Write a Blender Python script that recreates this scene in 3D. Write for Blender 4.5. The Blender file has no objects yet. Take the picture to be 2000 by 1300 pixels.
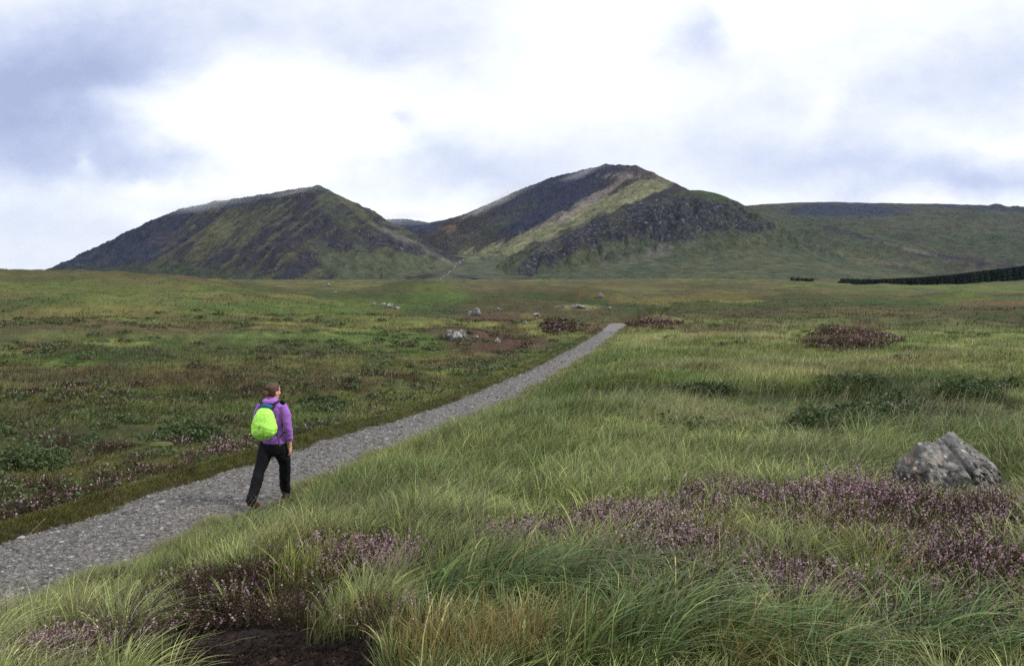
import bpy, bmesh, math, random
import numpy as np
from mathutils import Vector, Matrix, Euler

rng = np.random.default_rng(7)
random.seed(7)
scene = bpy.context.scene
COL = scene.collection

# ------------------------------------------------------------------ camera
FPX = 1664.0; CAMZ = 3.2; HORIZ = 540.0
PITCH = math.atan((650 - HORIZ) / FPX)
cam_d = bpy.data.cameras.new('camera'); cam = bpy.data.objects.new('camera', cam_d); COL.objects.link(cam)
cam_d.sensor_width = 36.0; cam_d.lens = 36.0 * FPX / 2000.0
cam_d.clip_start = 0.05; cam_d.clip_end = 40000
cam.location = (0, 0, CAMZ); cam.rotation_euler = (math.pi / 2 - PITCH, 0, 0)
scene.camera = cam
cP, sP = math.cos(PITCH), math.sin(PITCH)

def P(px, py, d):
    """world point at forward distance d (metres along +Y) seen at photo pixel px,py"""
    a = (px - 1000) / FPX; b = (650 - py) / FPX
    k = d / (cP + b * sP)
    return np.array([a * k, d, CAMZ + k * (-sP + b * cP)])

def project(x, y, z):
    r = z - CAMZ
    zc = np.maximum(y * cP - r * sP, 0.05)
    return 1000 + FPX * x / zc, 650 - FPX * (y * sP + r * cP) / zc

# ------------------------------------------------------------------ noise
def _hash(ix, iy, seed):
    h = (ix.astype(np.int64) * 374761393 + iy.astype(np.int64) * 668265263 + seed * 1442695041) & 0xFFFFFFFF
    h = ((h ^ (h >> 13)) * 1274126177) & 0xFFFFFFFF
    h = ((h ^ (h >> 16)) * 2246822519) & 0xFFFFFFFF
    return ((h ^ (h >> 15)) & 0xFFFFFF) / float(0xFFFFFF)

def vnoise(x, y, seed=0):
    ix = np.floor(x); iy = np.floor(y); fx = x - ix; fy = y - iy
    fx = fx * fx * fx * (fx * (fx * 6 - 15) + 10); fy = fy * fy * fy * (fy * (fy * 6 - 15) + 10)
    a = _hash(ix, iy, seed); b = _hash(ix + 1, iy, seed); c = _hash(ix, iy + 1, seed); d = _hash(ix + 1, iy + 1, seed)
    return (a * (1 - fx) + b * fx) * (1 - fy) + (c * (1 - fx) + d * fx) * fy

def fbm(x, y, seed=0, octv=4, gain=0.5):
    x = np.asarray(x, float); y = np.asarray(y, float)
    s = np.zeros_like(x); a = 1.0; t = 0.0
    for o in range(octv):
        s += a * vnoise(x * 1.0 + 17.3 * o, y - 9.1 * o, seed + o * 31); t += a; a *= gain
        x, y = (x * 0.8 - y * 0.6) * 2.03, (x * 0.6 + y * 0.8) * 2.03
    return s / t          # 0..1, mean .5

def sst(a, b, x):
    t = np.clip((x - a) / (b - a), 0, 1); return t * t * (3 - 2 * t)

def mixc(c, d, w):
    return c * (1 - w[:, None]) + np.asarray(d)[None, :] * w[:, None]

# ------------------------------------------------------------------ path centre line (px, py, distance)
PATH_PX = [(-420, 1275, 7.0), (-150, 1190, 8.2), (0, 1125, 9.1), (160, 1058, 10.3), (365, 985, 12.0), (527, 930, 13.7), (750, 848, 17.4),
           (905, 800, 21.0), (1010, 750, 27.5), (1105, 701, 38.0), (1160, 668, 50.0), (1207, 630, 72.0)]
PP = np.array([P(*p) for p in PATH_PX])
d0 = PP[1] - PP[0]
PP = np.vstack([PP[0] - d0 * 3, PP])
tail = PP[-1] - PP[-2]
PP = np.vstack([PP, PP[-1] + tail * np.array([.5, .5, 0]) + np.array([.6, 0, -1.1]), PP[-1] + tail * np.array([1.6, 1.6, 0]) + np.array([3, 0, -3.0])])
_yy = np.linspace(PP[0, 1], PP[-1, 1], 900)
def _smooth(col):
    v = np.interp(np.log(_yy + 3), np.log(PP[:, 1] + 3), PP[:, col])
    k = np.ones(41) / 41
    return np.convolve(np.pad(v, 20, mode='edge'), k, 'valid')
_py_px, _py_pz = _smooth(0), _smooth(2)
_slope = np.gradient(_py_px, _yy); _cosd = 1 / np.sqrt(1 + _slope ** 2)
PY0, PY1 = _yy[0], _yy[-1]
def path_c(y):
    return np.interp(y, _yy, _py_px), np.interp(y, _yy, _py_pz), np.interp(y, _yy, _cosd)
def path_s(x, y):
    """signed distance from the path centre (right positive)"""
    cx, cz, cd = path_c(y)
    return (x - cx) * cd
HALF = 0.88
def half_w(y):
    return np.interp(y, [0, 9.5, 11, 12.2, 14.5, 30, 80], [1.25, 1.2, 1.04, 1.10, .96, .76, .72])

# ------------------------------------------------------------------ terrain control
CTRL = [
 # right-hand bank and field
 (1000,1300,3.35),(500,1300,3.95),(0,1300,5.0),(-300,1300,5.6),(0,1240,7.0),(300,1150,7.5),(500,1100,6.8),(300,1080,9.2),(520,1010,10.9),
 (700,1000,8.5),(700,935,12.0),(1000,1000,7.5),(1000,900,11),(1000,830,15.5),(1000,795,19.5),(1200,1000,6.6),(1200,850,12.5),(1200,760,21),(1200,690,34),
 (1260,640,60),(1500,1100,4.9),(1500,960,7.0),(1500,900,9.4),(1500,800,16),(1500,700,30),(1500,640,55),(1500,600,110),(1850,962,7.2),(1950,1150,4.6),
 (1500,1300,3.4),(2000,1300,3.5),(2300,1200,4.2),(2300,900,9),(1900,850,12.0),(1900,760,20),(1900,680,36),(1900,620,80),(2300,640,60),(1900,575,230),
 # far moor
 (1000,600,110),(700,605,100),(1000,575,260),(1400,572,240),(700,570,260),(1000,549,900),(600,551,900),(1400,546,900),(1700,557,800),(1850,558,800),(1990,550,800),(2300,545,800),
 # left moor
 (0,1010,11.0),(-300,1010,11),(0,900,14.5),(0,800,20),(0,700,34),(0,640,52),(0,580,85),(100,537,135),(300,545,135),(-300,533,135),(400,551,130),(-300,640,52),(-300,800,20),
 (480,562,135),(560,577,120),(250,650,49),(400,700,35.5),(400,620,66),(400,580,95),(250,900,14.5),(300,800,20),
 (600,650,52),(600,750,27),(600,845,17.7),(800,700,37),(800,630,72),(800,770,24.5),(900,655,55),(1000,680,44),(1080,650,58),(400,850,17.2),
]
C = np.array([P(*c) for c in CTRL])
C = np.vstack([C, PP[3:-2][::1]])
for az in (-60, -35, -15, 0, 15, 35, 60):
    for r, z in ((1.0, 1.62), (2.0, 1.64)):
        C = np.vstack([C, [r * math.sin(math.radians(az)), r * math.cos(math.radians(az)), z]])
for az in (-50, -30, -15, 0, 15, 30, 50):
    for r, z in ((1500, -4.0), (3000, -6.0)):
        C = np.vstack([C, [r * math.sin(math.radians(az)), r * math.cos(math.radians(az)), z]])
for px, d in ((0, 260), (200, 260), (-300, 260), (100, 500), (-300, 500)):
    C = np.vstack([C, [(px - 1000) / FPX * d, d, -2.0]])
AZL = math.radians(58)
def uv(x, y):
    r = np.sqrt(x * x + y * y)
    return np.clip(np.arctan2(x, y), -AZL, AZL) * 1.9, np.log(np.clip(r, 1.0, 3500))
def _phi(r2):
    return 0.5 * r2 * np.log(r2 + 1e-12)
_cu, _cv = uv(C[:, 0], C[:, 1])
_n = len(C)
_A = np.zeros((_n + 3, _n + 3))
_A[:_n, :_n] = _phi((_cu[:, None] - _cu[None]) ** 2 + (_cv[:, None] - _cv[None]) ** 2) + np.eye(_n) * 0.004
_A[:_n, _n] = 1; _A[:_n, _n + 1] = _cu; _A[:_n, _n + 2] = _cv; _A[_n:, :_n] = _A[:_n, _n:].T
_w = np.linalg.solve(_A, np.concatenate([C[:, 2], np.zeros(3)]))

# gentle mounds: photo x, y of the top, distance, radius across, radius along, height
MOUNDS = [(450,606,85,8,5,.7),(300,668,47,5,3.2,.4),(620,622,78,7,5,.6),(985,606,105,8,6,.8),(1400,612,100,9,6,.7),(1600,604,110,10,6,.8),(1250,596,140,9,9,.9),(100,640,52,5,3.5,.45),(180,720,31,3.2,2.4,.28),(480,728,30,3.2,2.3,.28),(700,640,62,5,4,.5),(812,574,150,9,14,2.0),(1160,577,135,5.5,7,1.6),(1050,583,150,8,9,1.1),(1650,648,46,2.3,3.2,.42),(1280,625,66,2.0,3,.5),(1090,628,62,2.2,3.0,.5),
          (1870,592,130,14,10,.9),(1750,590,150,16,12,.8),(1330,585,160,14,9,1.0),(640,640,66,6,5,.5),(900,650,54,2.6,3.2,.35),(1450,590,150,12,8,.7),(1990,612,85,9,5,.9),
          (250,615,75,12,6,.7),(520,610,80,9,5,.6)]
def H0(x, y):
    out = np.empty_like(x)
    for i in range(0, len(x), 40000):
        u, v = uv(x[i:i + 40000], y[i:i + 40000])
        out[i:i + 40000] = _phi((u[:, None] - _cu[None]) ** 2 + (v[:, None] - _cv[None]) ** 2) @ _w[:_n] + _w[_n] + _w[_n + 1] * u + _w[_n + 2] * v
    return out

def H(x, y):
    x = np.asarray(x, float); y = np.asarray(y, float)
    sh = x.shape; x = x.ravel(); y = y.ravel()
    r = np.sqrt(x * x + y * y)
    z = H0(x, y)
    for (mx, my, md, ra, rl, mh) in MOUNDS:
        c = P(mx, my, md)
        z = z + mh * 1.5 * np.exp(-((x - c[0]) / ra) ** 2 - ((y - c[1]) / rl) ** 2)
    s = path_s(x, y); on = (y > PY0) & (y < PY1)
    away = np.where(on, sst(0.8, 2.6 + r * .07, np.abs(s)), 1.0)
    nz = (fbm(x / 1.3, y / 1.3, 3, 3) - .5) * 0.30 * sst(200, 60, r) + (fbm(x / 5.5, y / 5.5, 11, 3) - .5) * (.55 + .5 * sst(12, 30, r)) * sst(3, 14, r) \
        + (fbm(x / 26, y / 20, 21, 3) - .5) * 3.2 * sst(30, 110, r) + (fbm(x / 11, y / 9, 31, 3) - .5) * 1.1 * sst(22, 60, r) + (fbm(x / 95, y / 60, 41, 3) - .5) * 4.0 * sst(120, 420, r)
    z = z + nz * away
    cx, cz, cd = path_c(y)
    hw = half_w(y) + (fbm(x * 0 + y * 1.3, y * .0, 77, 2) - .5) * .35
    k = np.where(on, 1 - sst(0.0, 1.5, np.abs(s) - hw), 0.0)
    z = z * (1 - k) + (cz - 0.0) * k
    inside = np.where(on, 1 - sst(-.12, .06, np.abs(s) - hw), 0.0)
    z = z - 0.07 * inside
    # left verge: a little peaty step up from the path
    z = z + np.where(on, 0.10 * np.exp(-((s + hw + .22) / .16) ** 2), 0)
    return z.reshape(sh)

def ground_at(px, py, dmin=2.4, dmax=900):
    ds = np.exp(np.linspace(math.log(dmin), math.log(dmax), 700))
    a = (px - 1000) / FPX; b = (650 - py) / FPX
    k = ds / (cP + b * sP)
    zr = CAMZ + k * (-sP + b * cP)
    h = H(a * k, ds)
    i = np.argmax(h >= zr)
    if h[i] < zr[i]: i = len(ds) - 1
    return np.array([a * k[i], ds[i], h[i]])

# ------------------------------------------------------------------ mesh + object helpers
def tag(o, label=None, cat=None, group=None, kind=None):
    if label: o['label'] = label
    if cat: o['category'] = cat
    if group: o['group'] = group
    if kind: o['kind'] = kind
    return o

def np_mesh(name, V, polys, mat, col=None, smooth=False, parent=None, attrs=None):
    """polys: list of int arrays (n,3) / (n,4)"""
    me = bpy.data.meshes.new(name)
    V = np.ascontiguousarray(V, dtype=np.float32)
    me.vertices.add(len(V)); me.vertices.foreach_set('co', V.ravel())
    loops = np.concatenate([p.ravel() for p in polys]).astype(np.int32)
    sizes = np.concatenate([np.full(len(p), p.shape[1], np.int32) for p in polys])
    starts = np.concatenate([[0], np.cumsum(sizes)[:-1]]).astype(np.int32)
    me.loops.add(len(loops)); me.loops.foreach_set('vertex_index', loops)
    me.polygons.add(len(sizes)); me.polygons.foreach_set('loop_start', starts)
    try: me.polygons.foreach_set('loop_total', sizes)
    except Exception: pass
    me.update(calc_edges=True)
    me.polygons.foreach_set('use_smooth', np.full(len(sizes), smooth, dtype=bool))
    if col is not None:
        a = me.attributes.new('Col', 'FLOAT_COLOR', 'POINT')
        c4 = np.ones((len(V), 4), np.float32); c4[:, :3] = col
        a.data.foreach_set('color', c4.ravel())
    for k, v in (attrs or {}).items():
        a = me.attributes.new(k, 'FLOAT', 'POINT'); a.data.foreach_set('value', np.ascontiguousarray(v, np.float32))
    if mat: me.materials.append(mat)
    o = bpy.data.objects.new(name, me); COL.objects.link(o)
    if parent: o.parent = parent
    return o

def empty(name, loc, rz=0):
    o = bpy.data.objects.new(name, None); COL.objects.link(o)
    o.location = loc; o.rotation_euler = (0, 0, rz); o.empty_display_size = .1
    return o

# ------------------------------------------------------------------ materials
def new_mat(name):
    m = bpy.data.materials.new(name); m.use_nodes = True
    nt = m.node_tree; b = nt.nodes['Principled BSDF']
    return m, nt, b
def N(nt, t, **kw):
    n = nt.nodes.new(t)
    for k, v in kw.items():
        if k.startswith('i_'):
            key = k[2:]; key = int(key) if key.isdigit() else key.replace('_', ' ')
            n.inputs[key].default_value = v
        else: setattr(n, k, v)
    return n
def noise(nt, scale, detail=6, rough=.55, vec=None, dist=0):
    n = N(nt, 'ShaderNodeTexNoise'); n.inputs['Scale'].default_value = scale; n.inputs['Detail'].default_value = detail
    n.inputs['Roughness'].default_value = rough; n.inputs['Distortion'].default_value = dist
    if vec is not None: nt.links.new(vec, n.inputs['Vector'])
    return n.outputs['Fac']
def maprange(nt, val, a, b, c, d):
    n = N(nt, 'ShaderNodeMapRange'); nt.links.new(val, n.inputs[0])
    for i, v in enumerate((a, b, c, d)): n.inputs[i + 1].default_value = v
    return n.outputs[0]
def ramp(nt, fac, stops):
    n = N(nt, 'ShaderNodeValToRGB'); e = n.color_ramp.elements
    while len(e) < len(stops): e.new(.5)
    for el, (p, c) in zip(e, stops):
        el.position = p; el.color = (*c, 1)
    nt.links.new(fac, n.inputs[0]); return n.outputs[0]
def mixrgb(nt, a, b, fac, mode='MIX'):
    n = N(nt, 'ShaderNodeMix', data_type='RGBA', blend_type=mode)
    for sock, v in ((n.inputs[6], a), (n.inputs[7], b), (n.inputs[0], fac)):
        if hasattr(v, 'is_output'): nt.links.new(v, sock)
        elif isinstance(v, (int, float)): sock.default_value = v
        else: sock.default_value = (*v, 1)
    return n.outputs[2]
def attr(nt, name):
    return N(nt, 'ShaderNodeAttribute', attribute_name=name)
def bump(nt, b, h, strength, dist):
    n = N(nt, 'ShaderNodeBump'); n.inputs['Strength'].default_value = strength; n.inputs['Distance'].default_value = dist
    nt.links.new(h, n.inputs['Height']); nt.links.new(n.outputs[0], b.inputs['Normal']); return n

def leaf_mat(name, rough=.55, trans=.35, spec=.3):
    m, nt, b = new_mat(name)
    a = attr(nt, 'Col')
    nt.links.new(a.outputs['Color'], b.inputs['Base Color'])
    b.inputs['Roughness'].default_value = rough; b.inputs['Specular IOR Level'].default_value = spec
    t = N(nt, 'ShaderNodeBsdfTranslucent'); nt.links.new(a.outputs['Color'], t.inputs[0])
    mx = N(nt, 'ShaderNodeMixShader'); mx.inputs[0].default_value = trans
    nt.links.new(b.outputs[0], mx.inputs[1]); nt.links.new(t.outputs[0], mx.inputs[2])
    nt.links.new(mx.outputs[0], nt.nodes['Material Output'].inputs[0])
    return m
M_GRASS = leaf_mat('grass_blades', .5, .12, .25)
M_LONG = leaf_mat('long_grass_blades', .4, .2, .2)
M_HEATHER = leaf_mat('heather_sprigs', .75, .2, .15)
M_LEAF = leaf_mat('shrub_leaves', .5, .25, .35)

def ground_mat():
    m, nt, b = new_mat('moor_ground')
    a = attr(nt, 'Col'); tc = N(nt, 'ShaderNodeTexCoord')
    n1 = noise(nt, 9, 8, .65, tc.outputs['Object']); n2 = noise(nt, .7, 8, .6, tc.outputs['Object'])
    f = maprange(nt, n1, .25, .75, .45, 1.55); g = maprange(nt, n2, .3, .7, .75, 1.25)
    mm = N(nt, 'ShaderNodeMath', operation='MULTIPLY'); nt.links.new(f, mm.inputs[0]); nt.links.new(g, mm.inputs[1])
    v = N(nt, 'ShaderNodeVectorMath', operation='SCALE'); nt.links.new(a.outputs['Color'], v.inputs[0]); nt.links.new(mm.outputs[0], v.inputs['Scale'])
    nt.links.new(v.outputs[0], b.inputs['Base Color']); b.inputs['Roughness'].default_value = .9
    b.inputs['Specular IOR Level'].default_value = .1
    bump(nt, b, n1, .8, .06)
    return m
M_GROUND = ground_mat()

def path_mat():
    m, nt, b = new_mat('gravel_surface')
    tc = N(nt, 'ShaderNodeTexCoord')
    vo = N(nt, 'ShaderNodeTexVoronoi'); vo.inputs['Scale'].default_value = 24; vo.inputs['Randomness'].default_value = 1
    nt.links.new(tc.outputs['Object'], vo.inputs['Vector'])
    vo2 = N(nt, 'ShaderNodeTexVoronoi'); vo2.inputs['Scale'].default_value = 60; nt.links.new(tc.outputs['Object'], vo2.inputs['Vector'])
    bw = N(nt, 'ShaderNodeSeparateColor'); nt.links.new(vo.outputs['Color'], bw.inputs[0])
    bw2 = N(nt, 'ShaderNodeSeparateColor'); nt.links.new(vo2.outputs['Color'], bw2.inputs[0])
    c1 = ramp(nt, bw.outputs[0], [(0, (.05, .046, .044)), (.5, (.098, .091, .087)), (.85, (.155, .145, .14)), (1, (.26, .25, .24))])
    c2 = ramp(nt, bw2.outputs[1], [(0, (.055, .052, .052)), (1, (.19, .18, .178))])
    big = maprange(nt, noise(nt, .9, 4, .5, tc.outputs['Object']), .35, .65, .2, .8)
    c = mixrgb(nt, c1, c2, big)
    mud = maprange(nt, noise(nt, 2.2, 6, .6, tc.outputs['Object']), .5, .72, 0, .75)
    c = mixrgb(nt, c, (.105, .09, .078), mud)
    at = attr(nt, 'worn'); c = mixrgb(nt, c, (.125, .108, .094), at.outputs['Fac'])
    nt.links.new(c, b.inputs['Base Color']); b.inputs['Roughness'].default_value = .75
    bump(nt, b, vo.outputs['Distance'], -.9, .03)
    return m
M_PATH = path_mat()

def stone_mat(name, dark, mid, light, scale=14, lichen=True):
    m, nt, b = new_mat(name)
    tc = N(nt, 'ShaderNodeTexCoord'); v = tc.outputs['Object']
    n1 = noise(nt, scale, 10, .7, v, .3)
    c = ramp(nt, n1, [(.3, dark), (.5, mid), (.68, light)])
    if lichen:
        n2 = noise(nt, scale * .45, 5, .65, v); c = mixrgb(nt, c, (.42, .42, .38), maprange(nt, n2, .55, .62, 0, .75))
        n3 = noise(nt, scale * .8, 4, .6, v, 1.0); c = mixrgb(nt, c, (.30, .17, .10), maprange(nt, n3, .66, .7, 0, .7))
        vo = N(nt, 'ShaderNodeTexVoronoi'); vo.inputs['Scale'].default_value = scale * .9; nt.links.new(v, vo.inputs['Vector'])
        c = mixrgb(nt, c, (.55, .55, .5), maprange(nt, vo.outputs['Distance'], .16, .1, 0, .8))
    nt.links.new(c, b.inputs['Base Color']); b.inputs['Roughness'].default_value = .9; b.inputs['Specular IOR Level'].default_value = .2
    n4 = noise(nt, scale * 2.2, 12, .72, v)
    bump(nt, b, n4, .8, .03)
    return m
M_ROCK = stone_mat('lichen_rock', (.035, .033, .034), (.11, .105, .10), (.30, .29, .27))
M_FARROCK = stone_mat('pale_rock', (.025, .024, .025), (.13, .125, .12), (.42, .40, .385), scale=7)

def cloth_mat(name, colr, rough=.8, nscale=30, var=.25, bstr=.25, bdist=.01, sheen=0):
    m, nt, b = new_mat(name)
    tc = N(nt, 'ShaderNodeTexCoord'); n1 = noise(nt, nscale, 6, .6, tc.outputs['Object'])
    c = mixrgb(nt, tuple(x * (1 - var) for x in colr), tuple(min(1, x * (1 + var)) for x in colr), n1)
    nt.links.new(c, b.inputs['Base Color']); b.inputs['Roughness'].default_value = rough
    b.inputs['Sheen Weight'].default_value = sheen; b.inputs['Specular IOR Level'].default_value = .2
    n2 = noise(nt, nscale * .5, 3, .5, tc.outputs['Object'], .8)
    bump(nt, b, n2, bstr, bdist)
    return m

# ------------------------------------------------------------------ vegetation zones
# blobs placed where the photo shows them: (px, py, rx, ry, kind, strength)
G_GREEN = np.array((.066, .104, .024)); G_YEL = np.array((.165, .160, .046)); G_STRAW = np.array((.27, .235, .115)); G_DARK = np.array((.030, .047, .016))
G_BROWN = np.array((.082, .062, .034)); G_RED = np.array((.072, .043, .030)); G_PURP = np.array((.115, .075, .085)); G_OLIVE = np.array((.105, .108, .036))
G_PALE = np.array((.148, .172, .056)); G_PEAT = np.array((.017, .012, .011))
ZB = [
 # brown / heather tinted ground on the left moor
 (960,668,110,28,'red',1.0),(1090,632,32,16,'red',1.0),(1180,640,60,12,'red',.8),(880,650,60,20,'red',.7),(960,620,60,10,'red',.9),(1000,622,80,8,'red',.6),
 (230,640,320,14,'brown',.7),(150,735,300,22,'brown',.8),(560,740,260,30,'brown',.7),(450,690,200,16,'brown',.5),(130,680,150,12,'brown',.4),
 (1655,658,80,26,'red',1.2),(1560,685,110,10,'red',.7),(1280,630,50,14,'red',1.2),(1420,645,100,8,'red',.7),
 (860,575,60,22,'green',.8),(800,590,90,22,'dark',.5),(560,600,260,18,'green',.6),(200,570,260,24,'green',.5),(250,690,180,18,'dark',.6),(600,680,260,20,'dark',.6),
 (820,672,50,18,'green',1.0),(700,660,150,14,'green',.6),(450,830,260,30,'green',.7),(150,830,160,40,'dark',.5),(60,880,120,40,'dark',.6),(560,790,140,20,'green',.5),
 (1100,790,200,50,'green',.9),(1180,760,120,30,'green',.7),(1300,770,140,10,'dark',.8),(1500,765,90,6,'dark',.7),(1000,900,300,60,'pale',.6),(1300,880,250,60,'pale',.7),
 (1400,830,160,30,'straw',.35),(1700,790,250,45,'dark',.9),(1660,845,120,25,'dark',1.2),(1900,820,150,60,'dark',.8),(1500,920,140,30,'dark',.4),(1700,720,300,20,'straw',.35),
 (1450,700,260,30,'pale',.5),(1900,660,150,20,'pale',.5),(1800,560,260,10,'green',.4),(1500,575,400,10,'brown',.35),(1000,565,500,8,'brown',.4),(1150,590,40,10,'dark',1.2),(1050,578,25,6,'dark',1.2),
 (1950,618,70,5,'dark',1.2),(1130,600,40,5,'straw',.6),(620,1000,200,30,'green',.5),(760,960,200,40,'green',.6),(500,1090,260,25,'yel',.5),
 (480,900,40,12,'yel',.8),(300,930,260,30,'yel',.5),(150,1020,200,25,'yel',.6),(650,855,120,14,'yel',.7),(900,770,150,10,'yel',.4),
 (1850,700,90,16,'straw',.3),(1400,660,200,8,'straw',.3),
]
PEATB = [(480,1420,300,120),(480,1262,240,60),(330,1285,160,34),(620,1290,110,30),(560,1215,70,16),(250,1305,140,16),(700,1320,60,20)]
ZCOL = {'red': G_RED, 'brown': G_BROWN, 'green': G_GREEN, 'dark': G_DARK, 'pale': G_PALE, 'straw': G_STRAW, 'yel': G_YEL}

SUPP = [(735,1110,90,40,.3),(1010,1070,80,30,.4),(1170,1045,90,32,.4),(1310,1080,90,60,.4),(1640,985,120,34,.35),(1440,990,110,30,.4),(1900,990,150,60,.25),(1880,1130,110,60,.4),(1570,1175,100,40,.4),
        (1850,1000,170,90,.18),(1100,1050,180,40,.45),(1600,1040,260,50,.4),(1350,1010,170,36,.45),(960,1190,180,60,.35),(1300,1260,200,70,.4),(1830,1270,200,60,.4),(950,1330,300,70,.3),(610,1160,90,50,.4),(400,1190,220,50,.35),
        (1500,1380,700,90,.3),(520,1003,90,32,.08),(480,990,60,20,.1),(80,1310,120,40,.4),(235,1200,70,40,.5)]
def suppress(px, py):
    f = np.ones(len(px))
    for (bx, by, rx, ry, a) in SUPP:
        f = np.minimum(f, 1 - (1 - a) * sst(1.6, .6, ((px - bx) / rx) ** 2 + ((py - by) / ry) ** 2))
    return f

def zones(x, y, z):
    """natural plant colour of the moor at world x,y and how bare the peat is there"""
    px, py = project(x, y, z)
    r = np.sqrt(x * x + y * y)
    s = path_s(x, y); on = (y > PY0 - 3) & (y < PY1)
    right = np.where(on, sst(-1, 1, s), sst(-.25, .25, np.arctan2(x, y) - .12))
    n1 = fbm(x / 7, y / 9, 101, 4); n2 = fbm(x / 1.7, y / 2.1, 131, 3); n3 = fbm(x / 30, y / 26, 151, 4); n4 = fbm(x / 3.3, y / 4.5, 171, 4); n5 = fbm(x / .6, y / .7, 191, 2)
    n6 = fbm(x / 120, y / 70, 211, 4)
    w = n1 * .55 + n4 * .45
    L = np.tile(G_OLIVE * np.array((1.1, 1.18, 1.1)), (len(x), 1))
    L = mixc(L, G_GREEN, sst(.5, .62, n3 * .5 + n1 * .5))
    L = mixc(L, G_BROWN, sst(.53, .67, w) * .6)
    L = mixc(L, G_DARK, sst(.52, .66, n2 * .5 + fbm(x / 4, y / 5, 231, 3) * .5) * .75)
    L = mixc(L, G_YEL, sst(.56, .7, fbm(x / 5, y / 3.4, 251, 4)) * .6)
    R = np.tile(G_PALE * .9, (len(x), 1))
    R = mixc(R, G_GREEN, sst(.47, .62, w) * .8)
    R = mixc(R, G_STRAW, sst(.5, .7, fbm(x / 4, y / 3, 271, 4)) * .45)
    R = mixc(R, G_BROWN, sst(.55, .7, fbm(x / 6, y / 4, 291, 4)) * .55)
    R = mixc(R, G_DARK, sst(.56, .72, n2 * .6 + n4 * .4) * .5)
    c = L * (1 - right[:, None]) + R * 1.13 * right[:, None]
    c = c * (.80 + .64 * sst(.3, .7, n2 * .6 + n5 * .4))[:, None]
    F = np.tile(G_OLIVE * np.array((.86, .74, .70)), (len(x), 1))
    F = mixc(F, G_BROWN, sst(.45, .6, fbm(x / 22, y / 16, 311, 5)) * .8)
    F = mixc(F, G_GREEN, sst(.5, .62, n6 * .5 + n3 * .5) * .75)
    F = mixc(F, G_YEL * .8, sst(.57, .7, fbm(x / 16, y / 12, 331, 4)) * .6)
    F = mixc(F, G_DARK, sst(.52, .62, fbm(x / 8, y / 9, 351, 4)) * .7)
    F = mixc(F, G_DARK * .9, sst(.56, .63, fbm(x / 24, y / 34, 361, 5)) * .75)
    F = mixc(F, G_BROWN * .8, sst(.55, .63, fbm(x / 60, y / 40, 371, 5)) * .6)
    ff = sst(40, 95, r)
    c = c * (1 - ff[:, None]) + F * ff[:, None]
    wob = (n2 - .5) * 1.6 + (n5 - .5) * .8
    for (bx, by, rx, ry, k, a) in ZB:
        q = ((px - bx) / rx) ** 2 + ((py - by) / ry) ** 2
        c = mixc(c, ZCOL[k], np.clip(sst(1.6, .2, q + wob) * a, 0, 1))
    peat = np.zeros(len(x))
    for (bx, by, rx, ry) in PEATB:
        q = ((px - bx) / rx) ** 2 + ((py - by) / ry) ** 2
        peat = np.maximum(peat, sst(1.35, .8, q + wob * .45))
    peat = np.where(r < 9, peat, 0)
    return c, peat, right, s, on, px, py

# ------------------------------------------------------------------ ground sheet
def build_ground():
    azf = np.radians(np.arange(-46, 46.001, .11)); azb = np.radians(np.arange(46, 314.01, 4.0))[1:-1]
    az = np.concatenate([azf, azb])
    rr = np.concatenate([[0.02, .4, .8], np.exp(np.linspace(math.log(1.2), math.log(7000), 470))])
    A, Rr = np.meshgrid(az, rr)
    x = (np.sin(A) * Rr).ravel(); y = (np.cos(A) * Rr).ravel()
    z = H(x, y)
    c, peat, right, s, on, px, py = zones(x, y, z)
    r = np.sqrt(x * x + y * y)
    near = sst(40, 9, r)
    c = c * (1 - .45 * near[:, None])                    # shade under the blades, put into the thatch and moss colour
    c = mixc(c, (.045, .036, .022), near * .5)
    c = mixc(c, G_PEAT, peat)
    hw = half_w(y)
    edge = np.where(on & (y > PY0), sst(.25, .0, np.abs(s) - hw), 0)
    c = mixc(c, (.05, .042, .030), edge * .6)
    z = z + peat * (fbm(x / .16, y / .16, 401, 3) - .5) * .09 - peat * .05
    na, nr = len(az), len(rr)
    i = np.arange(nr - 1)[:, None]; j = np.arange(na)[None, :]; j2 = (j + 1) % na
    q = np.stack([i * na + j, (i + 1) * na + j, (i + 1) * na + j2, i * na + j2], -1).reshape(-1, 4)
    q = q[:, ::-1]
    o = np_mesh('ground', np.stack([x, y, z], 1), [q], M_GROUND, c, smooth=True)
    tag(o, 'rough boggy moorland ground under grass and heather', 'ground', kind='structure')
build_ground()

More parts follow.
